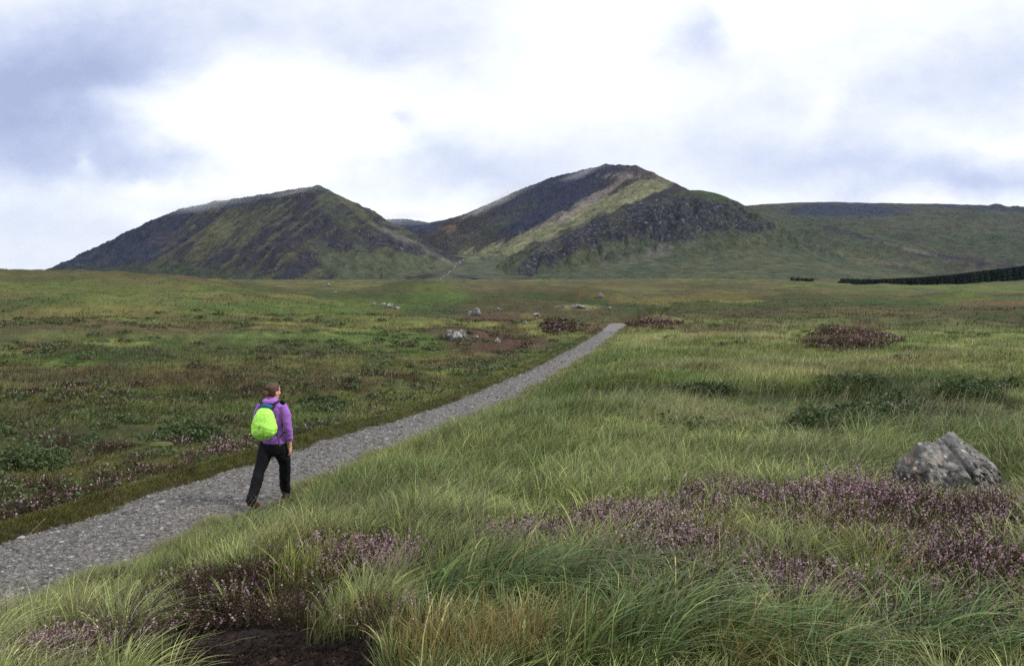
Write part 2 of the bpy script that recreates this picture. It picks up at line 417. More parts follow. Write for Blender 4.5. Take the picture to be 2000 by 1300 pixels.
def build_soil():
    n = 9000
    g0 = np.array([ground_at(px, 1262 + 0 * px) for px in (250, 480, 720)])
    cx, cy = g0[1][0], g0[1][1] - .25
    x = cx + rng.normal(0, .62, n); y = cy + rng.normal(0, .34, n); z = H(x, y); c, peat, *_ = zones(x, y, z)
    k = peat > .35; x, y, z = x[k], y[k], z[k]; n = len(x)
    if n == 0: return
    z = z + peat[k] * (fbm(x / .16, y / .16, 401, 3) - .5) * .09 - peat[k] * .05
    sz = np.clip(rng.lognormal(math.log(.0065), .6, n), .003, .022)
    V = OCT_V[None] * (sz[:, None] * (.5 + .7 * rng.random((n, 3))))[:, None, :] * (.6 + .8 * rng.random((n, 6, 1))) + np.stack([x, y, z + sz * .2], 1)[:, None, :]
    col = np.array((.017, .0105, .0085))[None] * rng.lognormal(0, .5, (n, 1)); pale = (rng.random(n) < .02) & (sz < .006); col[pale] = np.array((.2, .19, .17))
    F = (OCT_F[None] + (np.arange(n) * 6)[:, None, None]).reshape(-1, 3)
    m, nt, b = new_mat('peat_crumb'); nt.links.new(attr(nt, 'Col').outputs['Color'], b.inputs['Base Color']); b.inputs['Roughness'].default_value = .85; b.inputs['Specular IOR Level'].default_value = .12
    o = np_mesh('soil_crumbs', V.reshape(-1, 3), [F], m, np.repeat(col, 6, 0)); tag(o, 'crumbs of dark bare peat', 'soil', kind='stuff')

def path_z(s, y):
    cx, cz, cd = path_c(y)
    hw = half_w(y)
    x = cx + s / cd
    return cz + .015 - .05 * (s / hw) ** 2 + (fbm(x / .5, y / .5, 501, 3) - .5) * .05 + (fbm(x / .09, y / .09, 511, 2) - .5) * .02

def build_path():
    ys = np.concatenate([np.arange(PY0 + .3, 26, .035), np.arange(26, PY1 - .5, .12)])
    ss = np.linspace(-1.08, 1.08, 60)
    Y, S = np.meshgrid(ys, ss, indexing='ij')
    hw = half_w(Y) + (fbm(Y * 1.3, Y * 0, 77, 2) - .5) * .35 + .1
    S = S * hw
    cx, cz, cd = path_c(Y)
    X = cx + S * cd; Yw = Y - S * np.interp(Y, _yy, _slope) * cd
    Z = path_z(S.ravel(), Y.ravel()).reshape(S.shape)
    n0, n1 = Y.shape
    i = np.arange(n0 - 1)[:, None]; j = np.arange(n1 - 1)[None, :]
    q = np.stack([i * n1 + j, i * n1 + j + 1, (i + 1) * n1 + j + 1, (i + 1) * n1 + j], -1).reshape(-1, 4)
    o = np_mesh('path', np.stack([X.ravel(), Yw.ravel(), Z.ravel()], 1), [q], M_PATH, smooth=True, attrs={'worn': (sst(.25, .8, S / hw + (fbm(Y * 1.1, S * 2, 521, 3) - .5) * .9) * .75).ravel()})
    tag(o, 'grey gravel footpath running across the moor', 'path', kind='structure')
build_path()

# loose stones on the path
OCT_V = np.array([(1,0,0),(-1,0,0),(0,1,0),(0,-1,0),(0,0,1),(0,0,-1)], float)
OCT_F = np.array([(0,2,4),(2,1,4),(1,3,4),(3,0,4),(2,0,5),(1,2,5),(3,1,5),(0,3,5)])
build_soil()
def build_gravel():
    n = 80000
    u = rng.random(n)
    y = 1 / (1 / 6.5 * (1 - u) + 1 / 60. * u)
    hw = half_w(y)
    s = (rng.random(n) ** 1.25 * 2 - 1) * hw * 1.02
    e = rng.random(n) < .12
    s = np.where(e, np.sign(s) * hw * (1 + rng.normal(0, .07, n)), s)
    cx, cz, cd = path_c(y); x = cx + s * cd; yw = y - s * np.interp(y, _yy, _slope) * cd
    z = path_z(s, y)
    sz = np.clip(rng.lognormal(math.log(.011), .45, n), .005, .04) * (1 + y / 70)
    sc = np.stack([sz * (.7 + .8 * rng.random(n)), sz * (.7 + .6 * rng.random(n)), sz * (.35 + .4 * rng.random(n))], 1)
    V = OCT_V[None] * sc[:, None, :] * (.7 + .6 * rng.random((n, 6, 1)))
    a = rng.random(n) * 6.283; ca, sa = np.cos(a)[:, None], np.sin(a)[:, None]
    V = np.stack([V[..., 0] * ca - V[..., 1] * sa, V[..., 0] * sa + V[..., 1] * ca, V[..., 2]], -1)
    V += np.stack([x, yw, z + sz * .12], 1)[:, None, :]
    g = np.clip(rng.lognormal(math.log(.095), .5, n), .035, .3)
    tint = np.stack([g * 1.05, g * .98, g * (.90 + .08 * rng.random(n))], 1)
    F = (OCT_F[None] + (np.arange(n) * 6)[:, None, None]).reshape(-1, 3)
    m, nt, b = new_mat('loose_stone'); nt.links.new(attr(nt, 'Col').outputs['Color'], b.inputs['Base Color']); b.inputs['Roughness'].default_value = .7
    o = np_mesh('gravel', V.reshape(-1, 3), [F], m, np.repeat(tint, 6, 0))
    tag(o, 'loose grey stones scattered over the footpath', 'gravel', kind='stuff')
build_gravel()

# ------------------------------------------------------------------ grass blades
class Bag:
    def __init__(self): self.V = []; self.T = []; self.Q = []; self.C = []; self.n = 0
    def add(self, V, C, T=None, Q=None):
        self.V.append(V); self.C.append(C)
        if T is not None and len(T): self.T.append(T + self.n)
        if Q is not None and len(Q): self.Q.append(Q + self.n)
        self.n += len(V)
    def build(self, name, mat, parent=None, origin=None):
        V = np.concatenate(self.V)
        if origin is not None: V = V - np.asarray(origin)[None]
        polys = []
        if self.T: polys.append(np.concatenate(self.T))
        if self.Q: polys.append(np.concatenate(self.Q))
        o = np_mesh(name, V, polys, mat, np.clip(np.concatenate(self.C), 0, 1), parent=parent)
        if origin is not None: o.location = origin
        return o

def blades(bag, root, h, ang, lean, w, cb, ct, seg=3, droop=.0, face=None):
    """strips: root (n,3), height, lean direction angle, lean amount, width, base and tip colour"""
    n = len(root)
    t = np.linspace(0, 1, seg + 1)
    dx, dy = np.cos(ang), np.sin(ang)
    if face is None: face = rng.random(n) * math.pi
    wx, wy = np.cos(face), np.sin(face)
    Vs = []; Cs = []
    for k, tt in enumerate(t):
        f = lean * tt ** 1.7
        up = tt * (1 - .35 * np.minimum(lean, 1.3) * tt ** 1.2) - droop * tt ** 3
        c = np.stack([root[:, 0] + dx * f * h, root[:, 1] + dy * f * h, root[:, 2] + up * h], 1)
        col = cb * (1 - tt) + ct * tt
        if k < seg:
            ww = w * (1 - tt) ** .6 * .5
            o = np.stack([wx * ww, wy * ww, np.zeros(n)], 1)
            Vs += [c - o, c + o]; Cs += [col, col]
        else:
            Vs.append(c); Cs.append(col)
    m = 2 * seg + 1
    V = np.stack(Vs, 1).reshape(-1, 3); Cc = np.stack(Cs, 1).reshape(-1, 3)
    b = (np.arange(n) * m)[:, None]
    Q = np.concatenate([b + np.array([[2 * k, 2 * k + 1, 2 * k + 3, 2 * k + 2]]) for k in range(seg - 1)]) if seg > 1 else None
    T = b + np.array([[2 * seg - 2, 2 * seg - 1, 2 * seg]])
    bag.add(V, Cc, T, Q)

WIND = math.radians(18)
def sample_ground(n, r0, r1, power, az=41):
    """random ground points; more per square metre where the moor is close to the walker's viewpoint"""
    u = rng.random(n)
    if power == 1: r = np.exp(np.log(r0) + u * np.log(r1 / r0))
    else:
        a = 1 - power; r = (r0 ** a + u * (r1 ** a - r0 ** a)) ** (1 / a)
    t = np.radians((rng.random(n) * 2 - 1) * az)
    return np.sin(t) * r, np.cos(t) * r, r

def build_grass():
    bag = Bag()
    for (n, r0, r1, pw, seg, per, wd, hm) in ((12000, 2.3, 7, .6, 3, 6, .0030, .42), (34000, 6.5, 22, 1.0, 2, 6, .0055, .62), (56000, 20, 60, 1.2, 2, 5, .016, 1), (36000, 55, 190, 1.3, 1, 4, .06, 1)):
        x, y, r = sample_ground(n, r0, r1, pw)
        z = H(x, y)
        c, peat, right, s, on, px, py = zones(x, y, z)
        hw = half_w(y)
        ok = ~(on & (np.abs(s) < hw + .02 + .06 * rng.random(n)) & (y > PY0)) & (peat < .45 + .2 * rng.random(n))
        x, y, z, c, right, s, r, hw, on, px, py = (q[ok] for q in (x, y, z, c, right, s, r, hw, on, px, py))
        n = len(x)
        hn = fbm(x / 2.2, y / 2.2, 601, 3)
        short = np.where(right > .5, 1.0, .62)
        verge = np.where(on, sst(.0, 1.1, np.abs(s) - hw), 1)
        hh = (.13 + .30 * hn) * short * (.3 + .7 * verge) * hm * (1 - .3 * sst(60, 190, r)) * suppress(px, py)
        gang = WIND + (fbm(x / 1.6, y / 1.6, 611, 3) - .5) * 5; glean = .15 + .6 * fbm(x / 2.4, y / 2.4, 621, 3)
        I = np.repeat(np.arange(n), per); m = len(I)
        a = rng.random(m) * 6.283; q = np.sqrt(rng.random(m)) * np.minimum(.05 + .009 * r[I], .6)
        root = np.stack([x[I] + np.cos(a) * q, y[I] + np.sin(a) * q, z[I] - .02], 1)
        h = hh[I] * (.5 + .9 * rng.random(m))
        ang = gang[I] + rng.normal(0, 1.0, m)
        lean = np.clip(glean[I] * (.4 + .9 * rng.random(m)), .02, 1.5)
        br = rng.lognormal(-.05, .35, m)[:, None]
        dry = (rng.random(m) < .13)[:, None]
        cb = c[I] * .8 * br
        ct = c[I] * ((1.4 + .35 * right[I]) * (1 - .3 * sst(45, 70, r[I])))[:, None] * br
        ct = np.where(dry, G_STRAW[None] * (.6 + .6 * rng.random((m, 1))), ct)
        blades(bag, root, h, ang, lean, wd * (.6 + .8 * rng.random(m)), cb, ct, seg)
    # tussocks: blades springing outwards from a common root, hollows between them
    PAL = np.array([(.052, .088, .020), (.120, .135, .030), (.20, .175, .075), (.036, .062, .018), (.085, .125, .050)])
    for (n, r0, r1, pw, seg, nb, wd) in ((1500, 2.3, 7, .6, 5, 56, .0056), (8200, 6.5, 22, 1.0, 3, 40, .0064), (11000, 20, 46, 1.2, 2, 18, .014)):
        x, y, r = sample_ground(n, r0, r1, pw)
        z = H(x, y)
        c, peat, right, s, on, px, py = zones(x, y, z)
        hw = half_w(y)
        sup = suppress(px, py)
        ok = ~(on & (np.abs(s) < hw + .12) & (y > PY0)) & (peat < .4) & (rng.random(n) < np.where(right > .5, 1, .55)) & (rng.random(n) < .45 + .55 * sup)
        x, y, z, c, right, s, r, hw, on, sup = (q[ok] for q in (x, y, z, c, right, s, r, hw, on, sup))
        n = len(x)
        hn = fbm(x / 2.6, y / 2.6, 605, 3)
        verge = np.where(on, sst(.05, 1.3, np.abs(s) - hw), 1)
        hh = (.15 + .34 * hn) * np.where(right > .5, 1.0, .6) * (.32 + .68 * verge) * (.45 + .55 * sup) * np.clip(rng.lognormal(0, .22, n), .6, 1.6) * (1 - .25 * sst(8, 20, r))
        R0 = (.04 + .08 * rng.random(n)) * (1 + r * .02)
        k = rng.choice(5, n, p=[.30, .14, .10, .22, .24])
        w_ = np.where(right > .5, .42, .30)[:, None]
        tc_ = c * (1 - w_) + PAL[k] * w_
        tc_ = tc_ * rng.lognormal(.02, .22, n)[:, None]
        wang = WIND + (fbm(x / 3, y / 3, 613, 3) - .5) * 3.0
        I = np.repeat(np.arange(n), nb); m = len(I)
        a = rng.random(m) * 6.283; q = np.sqrt(rng.random(m))
        root = np.stack([x[I] + np.cos(a) * q * R0[I], y[I] + np.sin(a) * q * R0[I], z[I] - .02], 1)
        ox = np.cos(a) * (.25 + q) + np.cos(wang[I]) * .55; oy = np.sin(a) * (.25 + q) + np.sin(wang[I]) * .55
        lean = np.clip(np.hypot(ox, oy) * (.35 + .55 * rng.random(m)), .03, 1.5)
        h = hh[I] * (.45 + .75 * rng.random(m))
        br = rng.lognormal(-.06, .38, m)[:, None]
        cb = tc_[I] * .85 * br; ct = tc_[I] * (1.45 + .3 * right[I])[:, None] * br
        dry = (rng.random(m) < .10)[:, None]
        ct = np.where(dry, G_STRAW[None] * (.7 + .6 * rng.random((m, 1))), ct); cb = np.where(dry, G_STRAW[None] * .6, cb)
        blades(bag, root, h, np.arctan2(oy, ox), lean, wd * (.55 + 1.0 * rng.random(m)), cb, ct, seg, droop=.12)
    # grass and moss hanging over both edges of the path
    n = 26000; u = rng.random(n); y = 1 / (1 / 6.0 * (1 - u) + 1 / 62. * u); sg = np.where(rng.random(n) < .5, -1.0, 1.0)
    hw = half_w(y) + (fbm(y * 1.3, y * 0, 77, 2) - .5) * .35
    clump = fbm(y * 2.2, sg * 3.1, 631, 3)
    s_ = sg * (hw - .10 + .55 * rng.random(n) ** 1.3 - .25 * (clump - .5))
    cx, cz, cd = path_c(y); x = cx + s_ * cd; yw = y - s_ * np.interp(y, _yy, _slope) * cd
    z = H(x, yw); c, *_r = zones(x, yw, z)
    I = np.repeat(np.arange(n), 4); m = len(I)
    root = np.stack([x[I] + rng.normal(0, .03, m), yw[I] + rng.normal(0, .03, m), z[I] + .0], 1)
    br = (.6 + .8 * rng.random(m))[:, None]
    mossy = np.where(sg[I][:, None] < 0, G_YEL * .75, G_STRAW * .8)
    cc = c[I] * .6 + mossy * .4
    out = np.where(sg[I] < 0, -.4, 2.6) + rng.normal(0, .9, m)
    pxv, pyv = project(x, yw, z)
    hgt = suppress(pxv, pyv)[I] * np.where(sg[I] < 0, .10, .17) * (.4 + .9 * rng.random(m)) * (.6 + .8 * clump[I])
    blades(bag, root, hgt, out, .3 + .5 * rng.random(m), .0035 + .0004 * y[I], cc * .7 * br, cc * 1.3 * br, 2)
    # the paler seeding tops of the bent grass standing over the right-hand field
    x, y, r = sample_ground(24000, 3.5, 45, 1.0)
    z = H(x, y); c, peat, right, s, on, px, py = zones(x, y, z)
    k = (right > .6) & (peat < .2) & (suppress(px, py) > .8) & (np.abs(s) > 1.05) & (rng.random(len(x)) < .75 * sst(.4, .58, fbm(x / 2.5, y / 2.5, 641, 3)))
    x, y, z, r = x[k], y[k], z[k], r[k]; m = len(x)
    tipc = np.array((.25, .20, .14)) * (.6 + .8 * rng.random((m, 1))); cb = np.tile(G_PALE, (m, 1))
    blades(bag, np.stack([x, y, z], 1), .3 + .28 * rng.random(m), WIND + rng.normal(0, .5, m), .3 + .4 * rng.random(m), .0022 + .0006 * r, cb, tipc, 3)
    o = bag.build('grass', M_GRASS)
    tag(o, 'rough green and straw coloured moor grass', 'grass', kind='stuff')
build_grass()

# ------------------------------------------------------------------ leafy clumps (random small quads)
def leaf_quads(bag, pos, size, col, elong=1.8):
    n = len(pos)
    d = rng.normal(size=(n, 3)); d /= np.linalg.norm(d, axis=1)[:, None]
    e = rng.normal(size=(n, 3)); e -= d * np.sum(d * e, 1)[:, None]; e /= np.linalg.norm(e, axis=1)[:, None]
    a = d * (size * elong * .5)[:, None]; b = e * (size * .5)[:, None]
    V = np.stack([pos - a, pos + b, pos + a, pos - b], 1).reshape(-1, 3)
    Q = (np.arange(n) * 4)[:, None] + np.arange(4)[None]
    bag.add(V, np.repeat(col, 4, 0), None, Q)

def shrub_clump(bag, c, rad, hgt, n, col, leaf):
    a = rng.random(n) * 6.283; q = np.sqrt(rng.random(n)); t = rng.random(n) ** .6
    lump = .75 + .5 * vnoise(np.cos(a) * 2 + c[0] * 3, np.sin(a) * 2 + c[1] * 3, 5)
    x = c[0] + np.cos(a) * q * rad * lump; y = c[1] + np.sin(a) * q * rad * lump
    z = c[2] + hgt * t * np.sqrt(np.maximum(0, 1 - (q * .95) ** 2)) * lump
    cc = col[None] * (.55 + .95 * rng.random((n, 1)))
    leaf_quads(bag, np.stack([x, y, z], 1), leaf * (.6 + .8 * rng.random(n)), cc)

def heather_sprigs(bag, base, tipdir, length, flower, fsize, nfl, col_f, col_l):
    """base (n,3), unit growth dir (n,3); woody stem, dark needles, flower spike on top"""
    n = len(base)
    ang = np.arctan2(tipdir[:, 1], tipdir[:, 0]); hor = np.hypot(tipdir[:, 0], tipdir[:, 1])
    tip = base + tipdir * length[:, None]
    side = np.stack([-np.sin(ang), np.cos(ang), np.zeros(n)], 1) * (fsize * .18)[:, None]
    V = np.stack([base - side, base + side, tip + side * .4, tip - side * .4], 1).reshape(-1, 3)
    stem = np.tile(np.array((.045, .030, .022)), (n, 1)) * (.6 + .8 * rng.random((n, 1)))
    bag.add(V, np.repeat(stem, 4, 0), None, (np.arange(n) * 4)[:, None] + np.arange(4)[None])
    I = np.repeat(np.arange(n), nfl); m = len(I)
    t = 1 - rng.random(m) ** 1.0 * .75
    pos = base[I] + tipdir[I] * (length[I] * t)[:, None] + rng.normal(0, 1, (m, 3)) * (fsize[I] * .45 * (1.25 - t))[:, None]
    isf = (t > (1 - flower[I]))
    cf = col_f[I] * (.65 + .7 * rng.random((m, 1))); cl = col_l[I] * (.5 + 1.0 * rng.random((m, 1)))
    leaf_quads(bag, pos, fsize[I] * np.where(isf, 1.0, .85) * (.7 + .6 * rng.random(m)), np.where(isf[:, None], cf, cl), 1.5)

HC1 = np.array((.47, .31, .41)); HC2 = np.array((.43, .30, .30)); HL = np.array((.060, .055, .026)); HBR = np.array((.095, .056, .044))
def heather_clump(bag, c, rad, hgt, nsp, bloom=.5, fs=.009, nfl=12):
    a = rng.random(nsp) * 6.283; q = np.sqrt(rng.random(nsp))
    dirs = np.stack([np.cos(a) * q * .75 + .12, np.sin(a) * q * .75, np.ones(nsp)], 1); dirs += rng.normal(0, .16, dirs.shape)
    dirs /= np.linalg.norm(dirs, axis=1)[:, None]
    b0 = np.stack([c[0] + np.cos(a) * q * rad * .75, c[1] + np.sin(a) * q * rad * .75, np.full(nsp, c[2] - .02)], 1)
    L = hgt * (.65 + .5 * rng.random(nsp)) * (1.05 - .3 * q)
    mixf = rng.random((nsp, 1)); cf = HC1[None] * mixf + HC2[None] * (1 - mixf)
    fl = np.where(rng.random(nsp) < bloom * .8, .20 + .30 * rng.random(nsp), .0)
    cl = HL[None] * (.8 + .4 * rng.random((nsp, 1))) + (HBR - HL)[None] * (rng.random((nsp, 1)) < .5)
    heather_sprigs(bag, b0, dirs, L, fl, np.full(nsp, fs), nfl, cf, cl)

# heather patches: centre pixel on the ground, spread px, clump count, bloom, size
HPATCH = [  # distinct clumps -> things
 (735,1118,75,24,16,.85,.24,'purple heather clump beside the bright yellow green tussock on the path bank'),
 (1010,1070,60,16,9,.75,.22,'pinkish heather clump just behind the arching dark green grass tussock'),
 (1170,1045,70,20,11,.7,.23,'pale lilac heather clump between the arching dark green tussock and the heather bank'),
 (1310,1080,50,42,13,.75,.26,'tall loose heather clump rising among grass left of the dry bent seed stalk'),
 (1640,985,70,20,13,.9,.27,'bright purple heather clump to the left of the big lichen covered boulder'),
 (1440,985,80,18,12,.85,.22,'low purple heather clump at the far edge of the heather bank on the open grass'),
 (1915,1012,80,18,13,.55,.22,'dark russet heather clump growing against the foot of the big boulder'),
 (1880,1130,70,30,12,.6,.26,'dark heather clump with few flowers below the boulder at the frame edge'),
 (1570,1175,70,22,9,.75,.22,'small lilac heather clump beside the base of the dry bent seed stalk'),
 (80,1300,60,22,8,.8,.22,'heather clump in the bottom corner next to the bare peat'),
]
def build_heather():
    for (hx, hy, sx, sy, nc, bloom, hg, lab) in HPATCH:
        bag = Bag(); o0 = ground_at(hx, hy)
        for k in range(int(nc * 1.75)):
            g = ground_at(hx + random.gauss(0, .7) * sx, hy + random.gauss(0, .65) * sy)
            heather_clump(bag, g, .12 + .09 * random.random(), hg * (.8 + .55 * random.random()), 48, bloom, .0085 * (1 + g[1] * .03), 14)
        o = bag.build('heather_clump', M_HEATHER, origin=o0)
        tag(o, lab, 'heather', 'flowering heather clumps')
    # heather as ground cover
    bag = Bag()
    cover = [(1100,1050,180,35,18,.5),(1350,1010,150,30,20,.6),(1600,1040,220,40,26,.45),(1850,1075,150,50,34,.45),(1700,1000,160,12,16,.5),(1350,1120,150,50,26,.6),(1950,1180,110,60,30,.45),
             (1600,1190,200,35,18,.5),(410,1165,160,26,64,.15),(440,1200,130,18,36,.16),(200,1262,120,18,26,.25),(270,1225,110,18,22,.35),(560,1150,80,24,14,.2),(760,1230,60,30,6,.2),(130,1285,90,20,12,.6),(1700,1110,120,40,16,.4),(1750,1255,160,30,18,.6),(1900,1220,100,40,16,.5),(1480,1140,120,40,16,.55),
             (1100,960,80,18,8,.25),(1000,930,60,12,6,.2),(1230,960,60,14,6,.25),(540,1085,40,12,5,.3)]
    for (hx, hy, sx, sy, nc, bloom) in cover:
        for k in range(nc):
            g = ground_at(hx + random.gauss(0, .6) * sx, min(1320, hy + random.gauss(0, .6) * sy))
            heather_clump(bag, g, .14 + .1 * random.random(), .15 + .12 * random.random(), 34, bloom, .0085 * (1 + g[1] * .04), 12)
    # along the far verge of the path and out on the left moor
    mid = [(130,965,200,26,36,.12),(300,925,150,18,18,.12),(640,850,80,14,18,.16),(560,878,40,8,8,.5),(420,880,60,14,12,.5),(60,1000,100,20,12,.25),(200,880,200,14,10,.1),(750,815,70,8,8,.3),
           (1040,760,30,8,4,.3),(500,775,160,18,20,.15),(150,770,150,18,22,.12),(750,740,90,14,14,.1)]
    for (hx, hy, sx, sy, nc, bloom) in mid:
        for k in range(nc):
            g = ground_at(hx + random.gauss(0, .6) * sx, hy + random.gauss(0, .6) * sy)
            if abs(float(path_s(g[0], g[1]))) < 1.25: continue
            heather_clump(bag, g, .2 + .15 * random.random(), .15 + .12 * random.random(), 36, bloom, .012 + .0007 * g[1], 8)
    o = bag.build('heather', M_HEATHER)
    tag(o, 'purple and brown heather covering the bank and the path verge', 'heather', kind='stuff')
    # low brown heather mounds standing out on the field
    for (hx, hy, sx, sy, nc, lab) in [(1655,668,78,17,170,'wide russet heather mound on the open field'), (1278,634,46,9,90,'dark russet heather mound beside the far end of the path'),
                                      (1090,640,30,11,70,'brown heather mound on the left of the path near its far end')]:
        bag = Bag(); o0 = ground_at(hx, hy)
        for k in range(nc):
            t = random.random() * 6.283; q = math.sqrt(random.random()) * random.uniform(.35, 1.55)
            g = ground_at(hx + math.cos(t) * q * sx, hy + math.sin(t) * q * sy)
            heather_clump(bag, g, .2 + .12 * random.random(), .14 + .14 * random.random(), 22, .16, .03 + .0006 * g[1], 6)
        o = bag.build('heather_mound', M_HEATHER, origin=o0); tag(o, lab, 'heather', 'brown heather mounds')
build_heather()

SHR = np.array((.046, .070, .020)); SHB = np.array((.070, .098, .036))
def build_shrubs():
    things = [(1590,845,45,13,26,'dense dark green bog shrub at the left end of the shrub patch'),(1680,838,60,15,34,'broad dark green bog shrub between the leftmost shrub and the boulder'),
              (1760,800,50,12,24,'dark green bog shrub above and behind the big boulder'),(1650,765,60,10,26,'low dark shrub streak farther back on the right field'),
              (1370,772,70,5,14,'thin line of dark rushes crossing the middle of the grass field'),(1900,770,70,14,30,'dark green bog shrub far right behind the boulder'),
              (370,855,60,10,24,'blue green bog shrub on the moor left of the walker'),(640,795,50,9,18,'green bog shrub just right of the walker beyond the path'),(60,905,50,12,20,'dark bog shrub at the left frame edge above the path')]
    for (sx, sy, rx, ry, nc, lab) in things:
        bag = Bag(); o0 = ground_at(sx, sy)
        bl = .6 if sx < 1000 else .15
        for k in range(int(nc * 1.7)):
            t = random.random() * 6.283; q = random.random() ** .5 * random.uniform(.7, 1.35)
            g = ground_at(sx + math.cos(t) * q * rx, sy + math.sin(t) * q * ry)
            if abs(float(path_s(g[0], g[1]))) < 1.3: continue
            shrub_clump(bag, g, .12 + .24 * random.random(), (.10 + .16 * random.random()) if sx < 1000 else (.16 + .2 * random.random()), 230, (SHR * (1 - bl) + SHB * bl) * random.uniform(.75, 1.35), .024 + .0007 * g[1])
        o = bag.build('bog_shrub', M_LEAF, origin=o0); tag(o, lab, 'shrub', 'low bog shrubs on the moor')
    bag = Bag()
    x, y, r = sample_ground(5200, 9.5, 75, 1.15)
    z = H(x, y); c, peat, right, s, on, px, py = zones(x, y, z)
    dens = sst(.5, .62, fbm(x / 4, y / 4, 701, 3))
    lum = c.sum(1)
    keep = (np.abs(s) > 1.4) & (rng.random(len(x)) < np.where(right < .5, .2 + .6 * dens, .45 * dens * (px > 1300) * (py < 950)))
    for i in np.where(keep)[0]:
        t = random.random()
        col = (SHR * (1 - t) + SHB * t) * 1.15 if random.random() < .68 else np.array((.078, .062, .038))
        shrub_clump(bag, (x[i], y[i], z[i] - .02), .16 + .25 * random.random() + .003 * r[i], .10 + .14 * random.random(), 60, col, .022 + .0013 * r[i])
    o = bag.build('undergrowth', M_LEAF); tag(o, 'scattered low green and brown undergrowth on the moor', 'undergrowth', kind='stuff')
build_shrubs()

# ------------------------------------------------------------------ distinct grass tussocks
def tussock(px, py, n, h, w, ang, lean, cb, ct, rad, lab, seg=6, jit=.5, droop=.1, mat=None, stray=.1):
    g = ground_at(px, py); bag = Bag()
    a = rng.random(n) * 6.283; q = np.sqrt(rng.random(n)) * rad
    x = g[0] + np.cos(a) * q; y = g[1] + np.sin(a) * q * .8
    root = np.stack([x, y, H(x, y) - .02], 1)
    out = np.arctan2(np.sin(a) * q + np.sin(ang) * rad * 1.3, np.cos(a) * q + np.cos(ang) * rad * 1.3)
    hh = h * (.35 + .85 * rng.random(n)); ln = np.clip(rng.normal(lean, .42, n), .03, 2.0)
    br = rng.lognormal(-.05, .42, (n, 1))
    cbn = np.asarray(cb)[None] * br; ctn = np.asarray(ct)[None] * br
    st = rng.random(n) < stray
    ctn = np.where(st[:, None], np.array((.34, .27, .13))[None] * br, ctn)
    blades(bag, root, hh, out + rng.normal(0, jit, n), ln, w * 1.15 * (.45 + 1.1 * rng.random(n)), cbn, ctn, seg, droop)
    o = bag.build('grass_tussock', mat or M_LONG, origin=g)
    tag(o, lab, 'grass tussock', 'grass tussocks in the foreground')

DG = ((.032, .060, .013), (.098, .152, .036)); BG = ((.044, .080, .020), (.145, .19, .066)); YG = ((.085, .115, .022), (.26, .27, .06)); OR = ((.085, .10, .026), (.27, .19, .062))
tussock(930, 1175, 700, .52, .0062, .25, 1.15, DG[0], DG[1], .34, 'arching dark green grass tussock swept sideways in the middle foreground', jit=.6, droop=.28)
tussock(1080, 1160, 560, .50, .0062, .15, 1.25, DG[0], (.10, .16, .055), .30, 'long dark green grass swept flat beside the arching tussock', jit=.6, droop=.3)
tussock(880, 1100, 420, .46, .005, .5, .75, DG[0], (.12, .15, .05), .26, 'dark green upright grass tussock right of the purple heather clump', jit=.65, droop=.15)
tussock(1330, 1250, 520, .50, .0072, .45, .9, BG[0], BG[1], .30, 'blue green broad bladed tussock at the bottom, right of the arching tussock', jit=.65, droop=.25)
tussock(1200, 1285, 300, .42, .0062, .6, .6, BG[0], BG[1], .25, 'pale blue green grass tuft on the bottom edge between orange tipped tufts', jit=.5, droop=.2)
tussock(1560, 1290, 420, .42, .0066, .3, .95, BG[0], (.14, .21, .075), .28, 'blue green tussock at the bottom below the dry bent seed stalk', jit=.7, droop=.25)
tussock(1830, 1270, 480, .45, .0066, .5, .9, BG[0], (.15, .22, .075), .32, 'grey green tussock in the bottom corner with wet broad blades', jit=.5, droop=.25)
tussock(900, 1290, 520, .32, .0030, .9, .4, OR[0], OR[1], .30, 'orange tipped deer grass tuft on the bottom edge next to the bare peat', jit=1.0, droop=.05, stray=.25)
tussock(1060, 1262, 300, .28, .0030, .7, .45, OR[0], OR[1], .26, 'orange tipped deer grass tuft in front of the arching dark green tussock', jit=1.0, droop=.05, stray=.25)
tussock(1450, 1300, 300, .26, .0030, .8, .5, OR[0], OR[1], .24, 'rusty orange grass tuft low on the bottom edge between blue green tussocks', jit=1.0, droop=.05, stray=.2)
tussock(610, 1150, 560, .40, .0042, .6, .55, YG[0], YG[1], .28, 'bright yellow green spiky tussock left of the purple heather clump', jit=.9, droop=.08)
tussock(235, 1195, 420, .42, .005, .6, .5, YG[0], (.22, .25, .09), .26, 'yellow green tussock near the left edge of the path bank', jit=.8, droop=.1)
tussock(680, 1235, 260, .26, .0032, .4, .6, (.07, .085, .03), (.24, .21, .08), .2, 'thin straw tipped tuft growing at the edge of the bare peat', jit=1.0, droop=.1, stray=.3)
tussock(1650, 1100, 420, .30, .0032, .6, .5, (.10, .11, .02), (.30, .27, .05), .32, 'golden grass tuft inside the heather bank in front of the boulder', jit=1.0, droop=.08)
tussock(1380, 1060, 320, .28, .0032, .6, .5, (.10, .11, .02), (.29, .27, .06), .30, 'golden grass tuft among heather left of the boulder', jit=1.0, droop=.08)

